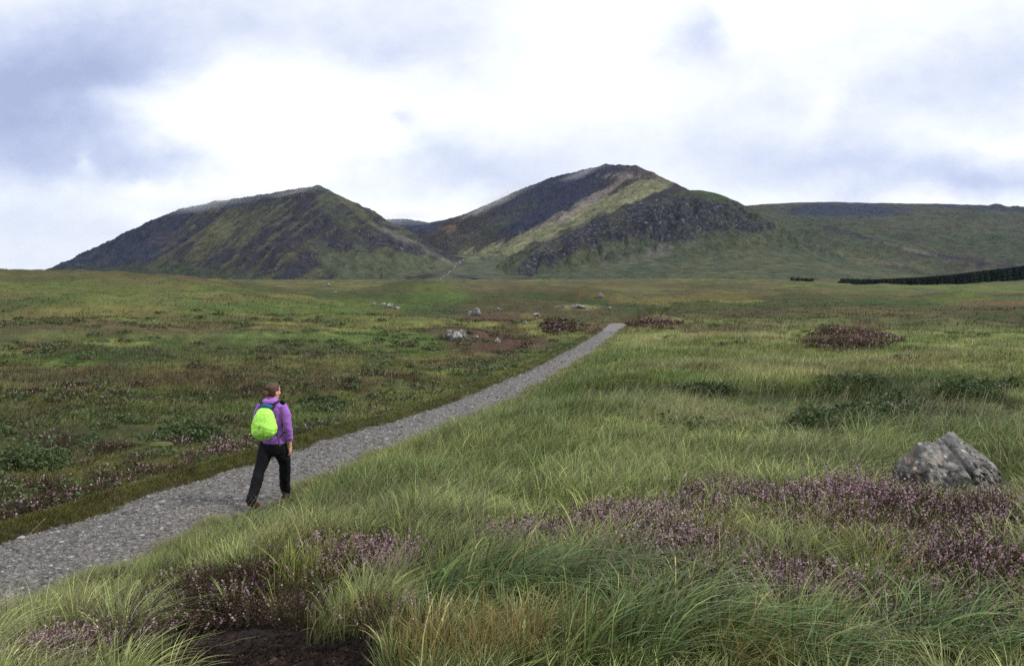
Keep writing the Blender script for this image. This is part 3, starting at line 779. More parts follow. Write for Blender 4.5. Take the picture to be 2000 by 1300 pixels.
# dry seed stalks
def stalk(p0, p1, lab, thick=.004, headlen=.35, bend=.12, col=(.42, .30, .15), nseed=160, ss=.006):
    root = empty('seed_stalk', p0); tag(root, lab, 'grass stalk', 'dry grass stalks')
    a = np.zeros(3); b = np.asarray(p1) - np.asarray(p0)
    ts = np.linspace(0, 1, 16)
    side = np.array([b[0], b[1], 0]); pts = np.array([a + b * t + np.array([0, 0, bend * math.sin(math.pi * min(1, t * 1.0))]) * np.linalg.norm(b) for t in ts])
    V = []; Q = []
    for i, p in enumerate(pts):
        rr = thick * (1 - .6 * ts[i])
        for k in range(5):
            th = k * 2 * math.pi / 5
            V.append(p + np.array([math.cos(th) * rr, math.sin(th) * rr * .5, math.sin(th) * rr]))
    for i in range(15):
        for k in range(5): Q.append((i * 5 + k, i * 5 + (k + 1) % 5, i * 5 + 5 + (k + 1) % 5, i * 5 + 5 + k))
    np_mesh('stem', np.array(V), [np.array(Q)], M_HEATHER, np.tile(np.array(col), (len(V), 1)), parent=root, smooth=True)
    bag = Bag(); t = 1 - rng.random(nseed) * headlen
    pos = np.stack([np.interp(t, ts, pts[:, i]) for i in range(3)], 1) + rng.normal(0, ss * .55, (nseed, 3))
    leaf_quads(bag, pos, np.full(nseed, ss), np.array(col)[None] * (.7 + .7 * rng.random((nseed, 1))), 2.4)
    bag.build('seed_head', M_HEATHER, parent=root)
def stalk_px(x0, y0, x1, y1, dd, lab, **k):
    g = ground_at(x0, y0); e = P(x1, y1, g[1] + dd)
    stalk(g, e, lab, **k)
stalk_px(1630, 1265, 1810, 1065, .28, 'long bent straw coloured seed stalk leaning over the heather bank', bend=.05, ss=.0055, nseed=200, thick=.0028, col=(.27, .20, .12))
stalk_px(215, 1075, 232, 1000, .3, 'thin dark stalk standing on the far verge of the path bank', thick=.003, col=(.10, .075, .05), bend=0, nseed=40)
stalk_px(0, 1115, 90, 1010, .4, 'thin straw stalk leaning over the gravel at the left frame edge', thick=.003, bend=.04, nseed=50)
stalk_px(1360, 955, 1440, 865, .5, 'feathery pale seed stalk standing over the pale grass field', thick=.003, col=(.26, .2, .14), bend=.03, nseed=90)
stalk_px(1340, 960, 1365, 895, .3, 'dark thin stalk beside the feathery pale seed stalk', thick=.003, col=(.09, .075, .05), bend=0, nseed=30)
stalk_px(625, 985, 640, 955, .3, 'short dark dock stalk on the grassy bank right of the walker', thick=.004, col=(.10, .05, .035), bend=0, nseed=60)
stalk_px(900, 1170, 970, 1040, .4, 'slender pale stalk rising from the arching dark green tussock', thick=.0028, col=(.3, .28, .18), bend=.05, nseed=40)

# ------------------------------------------------------------------ rocks
def rock_mesh(name, rx, ry, rz, seed, mat, sub=4, rough=.25, planes=9, flat=.0, parent=None):
    bm = bmesh.new(); bmesh.ops.create_icosphere(bm, subdivisions=sub, radius=1)
    rn = np.random.default_rng(seed)
    V = np.array([v.co[:] for v in bm.verts])
    nrm = rn.normal(size=(planes, 3)); nrm /= np.linalg.norm(nrm, axis=1)[:, None]; off = .62 + .3 * rn.random(planes)
    for n_, o_ in zip(nrm, off):
        dd = V @ n_ - o_; V = V - np.maximum(dd, 0)[:, None] * n_[None] * .92
    L = np.linalg.norm(V, axis=1)[:, None]; U = V / L
    nn = fbm(U[:, 0] * 2.2 + seed, U[:, 1] * 2.2 + U[:, 2] * 1.7, seed, 4) - .5 + .5 * (fbm(U[:, 2] * 6 + seed, U[:, 0] * 6 - U[:, 1] * 5, seed + 9, 3) - .5)
    V = V * (1 + rough * nn[:, None] * 1.4)
    V = V * np.array([rx, ry, rz])
    for v, c in zip(bm.verts, V): v.co = c
    me = bpy.data.meshes.new(name); bm.to_mesh(me); bm.free(); me.materials.append(mat)
    o = bpy.data.objects.new(name, me); COL.objects.link(o)
    if parent: o.parent = parent
    return o

def boulder():
    g = ground_at(1850, 958)
    d = g[1]; s = d / FPX * 1.12
    # outline of the stone as seen, turned into a height profile across its width, with real depth behind it
    prof = np.array([(1757, 958), (1758, 905), (1768, 893), (1800, 862), (1812, 858), (1826, 861), (1837, 862), (1846, 856), (1860, 845), (1872, 846), (1886, 858), (1905, 872), (1930, 890), (1944, 908), (1948, 930), (1950, 960)], float)
    X = (prof[:, 0] - 1850) * s; Z = (958 - prof[:, 1]) * s
    nx, ny = 110, 90
    xs = np.linspace(X[0], X[-1], nx); top = np.interp(xs, X, Z)
    dep = .30
    v = np.linspace(-1, 1, ny)
    Xg, Vg = np.meshgrid(xs, v, indexing='ij'); Tg = np.repeat(top[:, None], ny, 1)
    u = (Xg - X[0]) / (X[-1] - X[0]) * 2 - 1
    halfd = dep * np.sqrt(np.maximum(.06, 1 - np.abs(u) ** 3.0))
    Yg = Vg * halfd + .12 * (1 - np.abs(u)) * .5
    # front face slopes back, ridge a bit behind the middle
    rdg = .25 + .25 * np.sin(u * 2.2)
    fr = np.where(Vg < rdg, (Vg + 1) / (rdg + 1), (1 - Vg) / (1 - rdg))
    Zg = Tg * np.clip(fr * 1.0, 0, 1) ** .42
    # the diagonal cleft from the notch on top down to the right, with the right block standing prouder
    line = Xg - ((1846 - 1850) * s + (0.50 - Zg) * .42)
    cre = np.exp(-(line / .011) ** 2) * (Vg < rdg + .3)
    front = sst(.4, -.2, Vg - rdg)
    Yg = Yg + cre * .032 * front - sst(-.01, .05, line) * .02 * front + sst(.10, .2, line) * .03 * front
    # facet steps + flaky broken right side
    fn = fbm(Xg.ravel() * 5, Zg.ravel() * 5 + Vg.ravel(), 811, 4).reshape(Xg.shape) - .5
    fl = fbm(Xg.ravel() * 26 + Zg.ravel() * 14, Zg.ravel() * 15 - Xg.ravel() * 7, 821, 3).reshape(Xg.shape) - .5
    right = sst(.10, .17, Xg)
    Yg = Yg + fn * .10 + fl * (.045 + .10 * right) * front
    Zg = Zg + (fn * .05 + fl * .018) * np.clip(Zg / .3, 0, 1)
    und = np.exp(-((Xg + .02) / .12) ** 2) * sst(.14, .0, Zg) * front
    Yg = Yg + und * .09
    Zg = Zg - .06
    V = np.stack([Xg.ravel(), Yg.ravel(), Zg.ravel()], 1)
    i = np.arange(nx - 1)[:, None]; j = np.arange(ny - 1)[None]
    q = np.stack([i * ny + j, (i + 1) * ny + j, (i + 1) * ny + j + 1, i * ny + j + 1], -1).reshape(-1, 4)
    m, nt, b = new_mat('boulder_stone')
    tc = N(nt, 'ShaderNodeTexCoord'); vec = tc.outputs['Object']
    n1 = noise(nt, 9, 12, .75, vec, .4)
    c = ramp(nt, n1, [(.40, (.016, .015, .017)), (.47, (.07, .067, .068)), (.54, (.20, .194, .188)), (.63, (.44, .425, .405))])
    sep = N(nt, 'ShaderNodeSeparateXYZ'); nt.links.new(vec, sep.inputs[0])
    left_shade = N(nt, 'ShaderNodeMath', operation='MULTIPLY'); sepz = N(nt, 'ShaderNodeSeparateXYZ'); nt.links.new(vec, sepz.inputs[0])
    nt.links.new(maprange(nt, noise(nt, 4.2, 6, .6, vec, .7), .42, .6, 0, 1), left_shade.inputs[0]); nt.links.new(maprange(nt, sepz.outputs[0], .12, -.06, 0, .9), left_shade.inputs[1])
    c = mixrgb(nt, c, ramp(nt, noise(nt, 20, 8, .7, vec), [(.4, (.016, .015, .019)), (.66, (.12, .113, .115))]), left_shade.outputs[0])  # left front darkened in the colour as the shaded side
    # lit crest and right block painted paler, shade kept low on the face
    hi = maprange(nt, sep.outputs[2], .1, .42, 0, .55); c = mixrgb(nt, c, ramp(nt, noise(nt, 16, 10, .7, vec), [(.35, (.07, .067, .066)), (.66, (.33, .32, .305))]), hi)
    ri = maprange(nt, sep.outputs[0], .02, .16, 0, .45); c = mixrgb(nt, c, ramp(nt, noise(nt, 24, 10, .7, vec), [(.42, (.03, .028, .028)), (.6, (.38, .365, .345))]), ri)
    le = maprange(nt, noise(nt, 9, 5, .6, vec, .6), .57, .63, 0, .65); c = mixrgb(nt, c, (.30, .305, .27), le)
    lb = N(nt, 'ShaderNodeMath', operation='MULTIPLY'); nt.links.new(maprange(nt, noise(nt, 13, 4, .6, vec, .8), .58, .63, 0, .8), lb.inputs[0]); nt.links.new(maprange(nt, sep.outputs[0], -.05, -.25, 0.25, 1), lb.inputs[1])
    c = mixrgb(nt, c, (.27, .165, .10), lb.outputs[0])
    vo = N(nt, 'ShaderNodeTexVoronoi'); vo.inputs['Scale'].default_value = 9; nt.links.new(vec, vo.inputs['Vector'])
    c = mixrgb(nt, c, (.50, .50, .45), maprange(nt, vo.outputs['Distance'], .2, .12, 0, .75))
    nt.links.new(c, b.inputs['Base Color']); b.inputs['Roughness'].default_value = .9; b.inputs['Specular IOR Level'].default_value = .2
    bump(nt, b, noise(nt, 28, 12, .75, vec), 1.0, .022)
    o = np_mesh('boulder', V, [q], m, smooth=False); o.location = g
    tag(o, 'large grey boulder with lichen patches and a diagonal cleft standing in the heather', 'boulder')
boulder()

ROCKS = [(887,656,20,13,.55,'largest pale lichen spotted rock in the rust brown heather left of the path'),(903,655,9,11,.5,'upright pale rock leaning on the end of the largest lichen spotted rock'),
         (901,664,7,5,.3,'small white stone just below the upright pale rock'),
         (930,659,6,4,.3,'small pale stone in brown heather right of the lichen spotted rock'),(972,667,8,5,.35,'grey stone in brown heather nearest the path'),
         (931,611,9,8,.6,'pointed pink grey rock standing on the dark heather band'),(918,613,5,5,.4,'small dark rock to the left of the pointed pink grey rock'),
         (1048,616,8,4,.4,'flat pale stone farther along the dark heather band'),(1026,631,5,4,.4,'small white stone in grass between dark heather band and brown mound'),
         (1172,581,8,6,.5,'grey rock on top of the small dark sided mound beyond the path'),(1128,599,16,4,.5,'flat pale rock slab at the foot of the dark sided mound'),
         (1100,597,5,3,.4,'small pale stone left of the flat rock slab'),(762,597,9,5,.5,'pale stone at the foot of the round green hummock'),(748,594,6,4,.4,'smaller pale stone beside the stone below the green hummock'),
         (776,601,7,4,.4,'low pale stone at the right end of the stones below the green hummock'),(730,594,5,4,.4,'lone pale stone left of the round green hummock'),
         (1190,601,6,3,.4,'tiny flat stone in grass below the dark sided mound'),(973,603,4,3,.3,'tiny pale stone in grass right of the pointed pink grey rock'),
         (642,556,4,3,.3,'far pale stone on the dark moor below the mountain'),(655,572,4,2,.3,'far white stone in rough grass right of the grassy knoll')]
for k, (rx_, ry_, w_, h_, a_, lab) in enumerate(ROCKS):
    g = ground_at(rx_, ry_ + h_ * .6); s = g[1] / FPX
    o = rock_mesh('rock', w_ * s, max(w_ * .8, h_) * s, h_ * s * 1.3, 40 + k, M_FARROCK, sub=3, rough=.3)
    o.location = (g[0], g[1], g[2] + h_ * s * .35); o.rotation_euler = (0, 0, k * 1.3)
    tag(o, lab, 'rock', 'pale rocks on the moor')

# yellow moss cushion on the far verge
o = rock_mesh('moss_cushion', .24, .16, .05, 5, cloth_mat('yellow_moss', (.085, .095, .028), .95, 40, .35, .6, .02), 3, .15, 3)
o.location = Vector(ground_at(315, 873)) + Vector((0, 0, .05)); tag(o, 'low yellow green moss cushion on the moor left of the walker', 'moss')

# ------------------------------------------------------------------ mountains
ZBASE = -8.0
def poly3(pts):
    return np.array([P(*p) for p in pts])
def ridge_eval(x, y, R, k, expo=1.0, k_right=None):
    """height of the slopes falling from the polyline R; returns h, distance along the crest, distance from the crest"""
    if k_right is not None:                               # which side of the crest, by its nearest stretch
        nd = np.full(len(x), 1e9); kside = np.full(len(x), float(k))
        for a, b in zip(R[:-1], R[1:]):
            ab = b[:2] - a[:2]; t = np.clip(((x - a[0]) * ab[0] + (y - a[1]) * ab[1]) / (ab @ ab), 0, 1)
            dd = np.hypot(x - a[0] - ab[0] * t, y - a[1] - ab[1] * t); cl = dd < nd - 1e-6
            kside = np.where(cl, np.where((ab[0] * (y - a[1]) - ab[1] * (x - a[0])) > 0, k_right, k), kside); nd = np.minimum(nd, dd)
    best = np.full(len(x), -1e9); bt = np.zeros(len(x)); bd = np.zeros(len(x)); acc = 0.0
    for a, b in zip(R[:-1], R[1:]):
        ab = b[:2] - a[:2]; L = np.linalg.norm(ab)
        t = np.clip(((x - a[0]) * ab[0] + (y - a[1]) * ab[1]) / L ** 2, 0, 1)
        dd = np.hypot(x - a[0] - ab[0] * t, y - a[1] - ab[1] * t)
        kk = k if k_right is None else kside
        h = a[2] + (b[2] - a[2]) * t - kk * dd ** expo
        up = h > best
        best = np.where(up, h, best); bt = np.where(up, acc + t * L, bt); bd = np.where(up, dd, bd)
        acc += L
    return best, bt, bd
def smax(a, b, k):
    hh = np.clip(.5 + .5 * (a - b) / k, 0, 1)
    return b * (1 - hh) + a * hh + k * hh * (1 - hh)

def mountain_mat():
    m, nt, b = new_mat('mountain_side')
    a = attr(nt, 'Col'); cr = attr(nt, 'crag'); tc = N(nt, 'ShaderNodeTexCoord'); v = tc.outputs['Object']
    n1 = noise(nt, .035, 10, .68, v); n2 = noise(nt, .2, 6, .7, v)
    f = maprange(nt, n1, .3, .7, .5, 1.5); g = maprange(nt, n2, .3, .7, .6, 1.4)
    mm = N(nt, 'ShaderNodeMath', operation='MULTIPLY'); nt.links.new(f, mm.inputs[0]); nt.links.new(g, mm.inputs[1])
    sc = N(nt, 'ShaderNodeVectorMath', operation='SCALE'); nt.links.new(a.outputs['Color'], sc.inputs[0]); nt.links.new(mm.outputs[0], sc.inputs['Scale'])
    mp = N(nt, 'ShaderNodeMapping'); mp.inputs['Scale'].default_value = (.085, .085, .04); nt.links.new(v, mp.inputs[0])
    rk = ramp(nt, noise(nt, 1.0, 10, .75, mp.outputs[0], .5), [(.42, (.011, .011, .018)), (.53, (.026, .025, .034)), (.61, (.085, .082, .088)), (.72, (.26, .25, .245))])  # dark rock stops tinted blue to carry haze
    c = mixrgb(nt, sc.outputs[0], rk, cr.outputs['Fac'])
    nt.links.new(c, b.inputs['Base Color']); b.inputs['Roughness'].default_value = .95; b.inputs['Specular IOR Level'].default_value = .05
    bump(nt, b, n1, .6, 9)
    return m
M_MOUNT = mountain_mat()
MG_GREEN = np.array((.050, .058, .034)); MG_DARK = np.array((.023, .023, .031)); MG_BROWN = np.array((.050, .043, .034)); MG_LIGHT = np.array((.19, .19, .105)); MG_NAVY = np.array((.018, .023, .044))  # MG_DARK and MG_NAVY carry shading and blue haze as colour
MG_OLIVE = np.array((.074, .074, .038)); MG_RED = np.array((.13, .085, .055)); MG_SCREE = np.array((.20, .19, .165)); MG_DKG = np.array((.034, .046, .026))

def grid_mountain(name, azr, rr, step, nr, hfun, cfun, lab):
    az = np.radians(np.arange(azr[0], azr[1], step)); r = np.linspace(rr[0], rr[1], nr)
    A, R = np.meshgrid(az, r); x = (np.sin(A) * R).ravel(); y = (np.cos(A) * R).ravel()
    z, t, d, which = hfun(x, y)
    px, py = project(x, y, z)
    c, crag = cfun(x, y, z, t, d, which, px, py)
    na = len(az)
    i = np.arange(nr - 1)[:, None]; j = np.arange(na - 1)[None]
    q = np.stack([i * na + j, i * na + j + 1, (i + 1) * na + j + 1, (i + 1) * na + j], -1).reshape(-1, 4)
    o = np_mesh(name, np.stack([x, y, z], 1), [q], M_MOUNT, np.clip(c, .005, 1), smooth=True, attrs={'crag': np.clip(crag, 0, 1)})
    tag(o, lab, 'mountain', kind='structure'); return o

def along(p0, p1):
    a = P(*p0)[:2]; b = P(*p1)[:2]; u = (b - a) / np.linalg.norm(b - a); v = np.array([-u[1], u[0]])
    return lambda x, y: ((x - a[0]) * v[0] + (y - a[1]) * v[1], (x - a[0]) * u[0] + (y - a[1]) * u[1])
LDIR = along((600, 375, 2950), (390, 548, 2450))
RDIR = along((1250, 350, 3700), (960, 485, 3150))
def gul(t, d, f1, f2, seed, octv=4):
    return fbm(t / f1, d / f2, seed, octv) - .5
def blob(px, py, bx, by, rx, ry, rot=0, wob=0):
    c, s_ = math.cos(math.radians(rot)), math.sin(math.radians(rot))
    dx, dy = px - bx, py - by
    return sst(1.5, .35, ((dx * c + dy * s_) / rx) ** 2 + ((-dx * s_ + dy * c) / ry) ** 2 + wob)

LMR = poly3([(60,560,3350),(145,528,3320),(200,497,3290),(255,462,3260),(310,425,3220),(350,408,3180),(420,393,3120),(520,378,3040),(570,369,2980),(600,365,2940),(622,364,2920),(640,369,2908),(655,379,2900),(680,393,2890),(720,415,2880),(760,440,2890),(820,470,2930),(880,496,2980),(900,504,3000)])
LMS = poly3([(620,363,2920),(640,385,2860),(662,430,2740),(690,470,2620),(730,510,2500),(790,545,2350)])
LMS2 = poly3([(420,393,3120),(400,450,2900),(360,510,2700),(320,550,2560)])
VAL = poly3([(902,500,3100),(893,512,2800),(880,528,2500),(862,545,2200),(840,556,1900)])
def lm_h(x, y):
    h1, t1, d1 = ridge_eval(x, y, LMR, .56); h2, t2, d2 = ridge_eval(x, y, LMS, .50); h3, t3, d3 = ridge_eval(x, y, LMS2, .62)
    h4, t4, d4 = ridge_eval(x, y, VAL, .16)
    w = np.where(h2 > h1, 1, 0); w = np.where(h3 > np.maximum(h1, h2), 2, w)
    t = np.choose(w, [t1, t2 + 5000, t3 + 9000]); d = np.choose(w, [d1, d2, d3])
    z = smax(smax(h1, h2, 22), h3, 22)
    sh = t1 + d1 * .7
    a = sst(15, 160, d)
    lv, lu = LDIR(x, y); a = a * (1 - .6 * sst(20, 120, z - h4 < 0))
    z = z + a * (gul(lv, lu, 42, 380, 901, 5) * 46 + (fbm(x / 80, y / 80, 911, 6, .56) - .5) * 40) + (fbm(x / 25, y / 25, 921, 3) - .5) * 6
    z = smax(z, h4, 16)
    return np.maximum(z, ZBASE), t, d, w
def lm_c(x, y, z, t, d, w, px, py):
    n = fbm(x / 60, y / 60, 931, 5); n2 = fbm(x / 160, y / 160, 941, 4)
    h1, t1, d1 = ridge_eval(x, y, LMR, .56); lv, lu = LDIR(x, y); st = fbm(lv / 22, lu / 260, 951, 5); st2 = fbm(lv / 60, lu / 420, 961, 4)
    c = np.tile(MG_BROWN * .8, (len(x), 1))
    c = mixc(c, MG_GREEN, sst(.42, .58, st2 * .5 + n2 * .5) * .85)
    c = mixc(c, MG_DARK, sst(.44, .56, st) * .9)
    c = mixc(c, MG_DARK, sst(.5, .62, fbm(lv / 10, lu / 70, 955, 4)) * .75)
    c = mixc(c, MG_OLIVE, sst(.56, .68, fbm(lv / 13, lu / 120, 957, 4)) * .6)
    c = mixc(c, MG_OLIVE * 1.2, blob(px, py, 440, 440, 80, 16, -42, (n - .5) * 4) * sst(.4, .6, st) * .6)
    c = mixc(c, MG_OLIVE, blob(px, py, 410, 480, 110, 18, -40, (n - .5) * 4) * sst(.35, .6, st) * .5)
    c = mixc(c, MG_RED * .8, blob(px, py, 320, 465, 30, 14, -20, (n - .5) * 3) * .5)
    c = mixc(c, MG_NAVY, blob(px, py, 250, 470, 170, 60, -32, (n - .5) * 1.0) * .75)  # shadow on the upper left slope, painted navy
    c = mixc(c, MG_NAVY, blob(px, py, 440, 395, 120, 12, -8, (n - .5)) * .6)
    c = mixc(c, MG_GREEN * 1.15, blob(px, py, 740, 525, 150, 34, 18, (n - .5) * 2) * .85)
    c = mixc(c, MG_GREEN, blob(px, py, 660, 420, 50, 20, 45, (n - .5) * 2) * .7)
    c = mixc(c, MG_GREEN * 1.2, blob(px, py, 830, 520, 70, 26, 10, (n - .5)) * .9)
    c = mixc(c, MG_DKG, blob(px, py, 300, 535, 230, 22, 0, (n - .5) * 2) * .6)
    c = mixc(c, MG_OLIVE * 1.1, blob(px, py, 690, 405, 70, 8, 40, (n - .5)) * .7)
    c = mixc(c, MG_SCREE * .75, blob(px, py, 810, 478, 90, 7, 26, (n - .5) * 2) * .5)
    hi = sst(.52, .68, fbm(x / 22, y / 22, 971, 4))
    cr = np.maximum.reduce([blob(px, py, 740, 468, 60, 10, 18, (n - .5) * 3), blob(px, py, 800, 485, 34, 12, 20, (n - .5) * 3), blob(px, py, 660, 478, 30, 12, 10, (n - .5) * 3.5), blob(px, py, 600, 500, 24, 7, -15, (n - .5) * 4),
                            blob(px, py, 530, 525, 24, 8, -20, (n - .5) * 4), blob(px, py, 640, 440, 40, 22, 30, (n - .5) * 4) * .6, blob(px, py, 860, 495, 40, 6, 24, (n - .5) * 3) * .8]) * .85
    cr = np.maximum(cr, sst(.6, .7, n) * .35 * sst(440, 400, py - (px - 620) * .3))
    return c, cr
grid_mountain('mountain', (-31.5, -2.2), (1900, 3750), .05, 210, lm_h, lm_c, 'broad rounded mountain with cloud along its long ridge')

RMR = poly3([(700,470,5200),(740,428,5000),(790,427,4900),(840,434,4700),(870,428,4600),(900,420,4500),(960,395,4380),(1010,372,4280),(1080,345,4180),(1130,333,4120),(1165,326,4060),(1180,320,4020),(1215,321,3980),(1245,324,3950),(1300,348,3880),(1335,369,3800),(1400,400,3750),(1500,450,3700)])
RMS = poly3([(1240,324,3950),(1262,345,3800),(1275,352,3650),(1220,392,3450),(1150,430,3330),(1060,468,3200),(980,492,3120),(920,503,3080)])
def rm_h(x, y):
    h1, t1, d1 = ridge_eval(x, y, RMR, .58); h2, t2, d2 = ridge_eval(x, y, RMS, .47); h4, t4, d4 = ridge_eval(x, y, VAL, .14)
    w = np.where(h2 > h1, 1, 0)
    z = smax(h1, h2, 20)
    t = np.where(w == 1, t2 + 5000, t1); d = np.where(w == 1, d2, d1)
    a = sst(10, 140, np.minimum(d1, 200))
    rv, ru = RDIR(x, y)
    z = z + a * (gul(rv, ru, 40, 420, 1001, 5) * (18 + 40 * sst(40, -30, h2 - h1)) + (fbm(x / 80, y / 80, 1011, 6, .58) - .5) * 44) + (fbm(x / 26, y / 26, 1021, 3) - .5) * 8
    z = smax(z, h4, 14)
    return np.maximum(z, ZBASE), t, d, w
def rm_c(x, y, z, t, d, w, px, py):
    n = fbm(x / 60, y / 60, 1031, 5); h1, t1, d1 = ridge_eval(x, y, RMR, .58)
    rv, ru = RDIR(x, y); st = fbm(rv / 17, ru / 280, 1041, 5)
    c = np.tile(MG_BROWN * .62, (len(x), 1))
    c = mixc(c, MG_DARK, sst(.42, .6, st) * .8)
    c = mixc(c, MG_NAVY, blob(px, py, 1075, 385, 130, 45, -28, (n - .5) * 1.2) * .8)  # shade on the left-hand face, painted navy
    c = mixc(c, MG_GREEN * .9, blob(px, py, 960, 440, 90, 16, -30, (n - .5) * 3) * .6)
    c = mixc(c, MG_RED, blob(px, py, 878, 448, 16, 9, -30, (n - .5) * 2.5) * .75)
    c = mixc(c, MG_BROWN, blob(px, py, 900, 470, 70, 16, 20, (n - .5) * 2) * .6)
    # sunlit band painted into the pale grass above the crag, scree runs along its upper edge
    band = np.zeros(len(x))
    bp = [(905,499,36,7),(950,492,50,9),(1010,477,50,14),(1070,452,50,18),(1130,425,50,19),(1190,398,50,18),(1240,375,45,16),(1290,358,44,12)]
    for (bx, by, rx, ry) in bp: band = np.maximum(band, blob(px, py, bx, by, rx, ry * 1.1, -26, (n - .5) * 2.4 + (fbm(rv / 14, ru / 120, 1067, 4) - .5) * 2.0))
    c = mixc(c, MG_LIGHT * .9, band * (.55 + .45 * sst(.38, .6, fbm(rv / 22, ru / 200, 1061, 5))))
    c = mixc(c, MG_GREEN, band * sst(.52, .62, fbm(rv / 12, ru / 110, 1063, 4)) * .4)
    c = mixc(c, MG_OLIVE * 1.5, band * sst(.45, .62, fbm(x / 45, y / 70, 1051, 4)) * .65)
    sc = np.maximum.reduce([blob(px, py, 1150, 395, 110, 10, -30, (n - .5) * 3.0), blob(px, py, 1070, 437, 60, 8, -32, (n - .5) * 3), blob(px, py, 1240, 345, 60, 9, 0, (n - .5) * 3)])
    c = mixc(c, np.array((.15, .125, .115)), sc * sst(.42, .55, st) * .8)
    c = mixc(c, MG_BROWN * 1.3, blob(px, py, 1260, 335, 60, 10, 18, (n - .5) * 2) * .6)
    c = mixc(c, MG_SCREE * .6, blob(px, py, 880, 503, 26, 5, 10, (n - .5) * 2) * .6)
    c = mixc(c, MG_NAVY * 1.5, blob(px, py, 780, 432, 80, 26, 0, (n - .5)) * .8)  # far ridge in the gap: blue haze put into its colour
    c = mixc(c, MG_GREEN * 1.25, blob(px, py, 950, 522, 110, 26, 0, (n - .5) * 1.5) * .85)
    cr = np.maximum(sst(.56, .7, n) * .35 * (1 - band), blob(px, py, 1200, 330, 70, 8, 5, (n - .5) * 3) * .5)
    return c, cr
grid_mountain('mountain', (-12, 19.5), (2350, 5400), .05, 270, rm_h, rm_c, 'highest mountain with dark corrie face and pale grassy flank painted as sunlit')

CHR = poly3([(1660,520,2780),(1610,492,2840),(1560,462,2900),(1520,437,2960),(1480,412,3000),(1440,393,3030),(1400,377,3050),(1370,371,3060),(1335,371,3080),(1300,381,3060),(1250,396,3020),(1190,416,2960),(1130,441,2880),(1070,472,2780),(1010,512,2640),(980,545,2520)])
def ch_h(x, y):
    h1, t1, d1 = ridge_eval(x, y, CHR, .60); 
    h2, t2, d2 = ridge_eval(x, y, CHR - np.array([0, 0, 60.]), .30)
    front = sst(-60, 60, np.interp(np.arctan2(x, y), np.arctan2(CHR[::-1, 0], CHR[::-1, 1]), np.hypot(CHR[::-1, 0], CHR[::-1, 1])) - np.hypot(x, y))
    z = h1
    a = sst(15, 120, d1)
    z = z + a * (gul(t1, d1, 30, 140, 1101, 5) * 62 * sst(330, 160, d1) + (fbm(x / 38, y / 38, 1111, 6, .6) - .5) * 62 * sst(420, 200, d1) + (fbm(x / 120, y / 120, 1121, 4) - .5) * 18)
    z = z + (fbm(x / 20, y / 20, 1131, 3) - .5) * 5
    z = smax(z, h2 * .55 - 10, 25)
    return np.maximum(z, ZBASE), t1, d1, front
def ch_c(x, y, z, t, d, front, px, py):
    n = fbm(x / 45, y / 45, 1141, 5); n2 = fbm(x / 130, y / 130, 1151, 4); st = fbm(t / 18, d / 260, 1161, 5)
    c = np.tile(MG_GREEN * 1.0, (len(x), 1))
    c = mixc(c, MG_OLIVE, sst(.48, .62, n2) * .5)
    c = mixc(c, MG_DKG, sst(.5, .64, n) * .6)
    c = mixc(c, MG_GREEN * np.array((.75, .9, .7)), blob(px, py, 1430, 385, 110, 18, 22, (n - .5)) * .7)
    scr = np.maximum.reduce([blob(px, py, 1260, 500, 100, 16, -18, (n - .5) * 4), blob(px, py, 1060, 525, 90, 16, -38, (n - .5) * 4), blob(px, py, 1170, 515, 70, 20, -20, (n - .5) * 5) * .7])
    c = mixc(c, MG_SCREE * .42, scr * sst(.45, .6, st * .5 + n * .5) * .75)
    wob = (n - .5) * 2.0
    cr = np.maximum.reduce([blob(px, py, 1340, 422, 140, 38, 5, wob), blob(px, py, 1200, 440, 100, 27, -22, wob), blob(px, py, 1100, 480, 70, 24, -33, wob), blob(px, py, 1040, 515, 46, 18, -42, wob), blob(px, py, 1440, 437, 55, 12, 10, wob), blob(px, py, 1300, 455, 60, 20, 0, wob)])
    cr = np.maximum(cr, blob(px, py, 1500, 440, 14, 8, 10, wob) * .8)
    cr = cr * (.68 + .32 * sst(.66, .5, fbm(x / 50, y / 50, 1171, 4) * .6 + st * .4))
    cr = np.maximum(cr, .0)
    return c, np.clip(cr * .95, 0, 1)
grid_mountain('crag_hill', (-2.5, 26), (2050, 3500), .05, 230, ch_h, ch_c, 'green hill with a broken dark crag across its face')

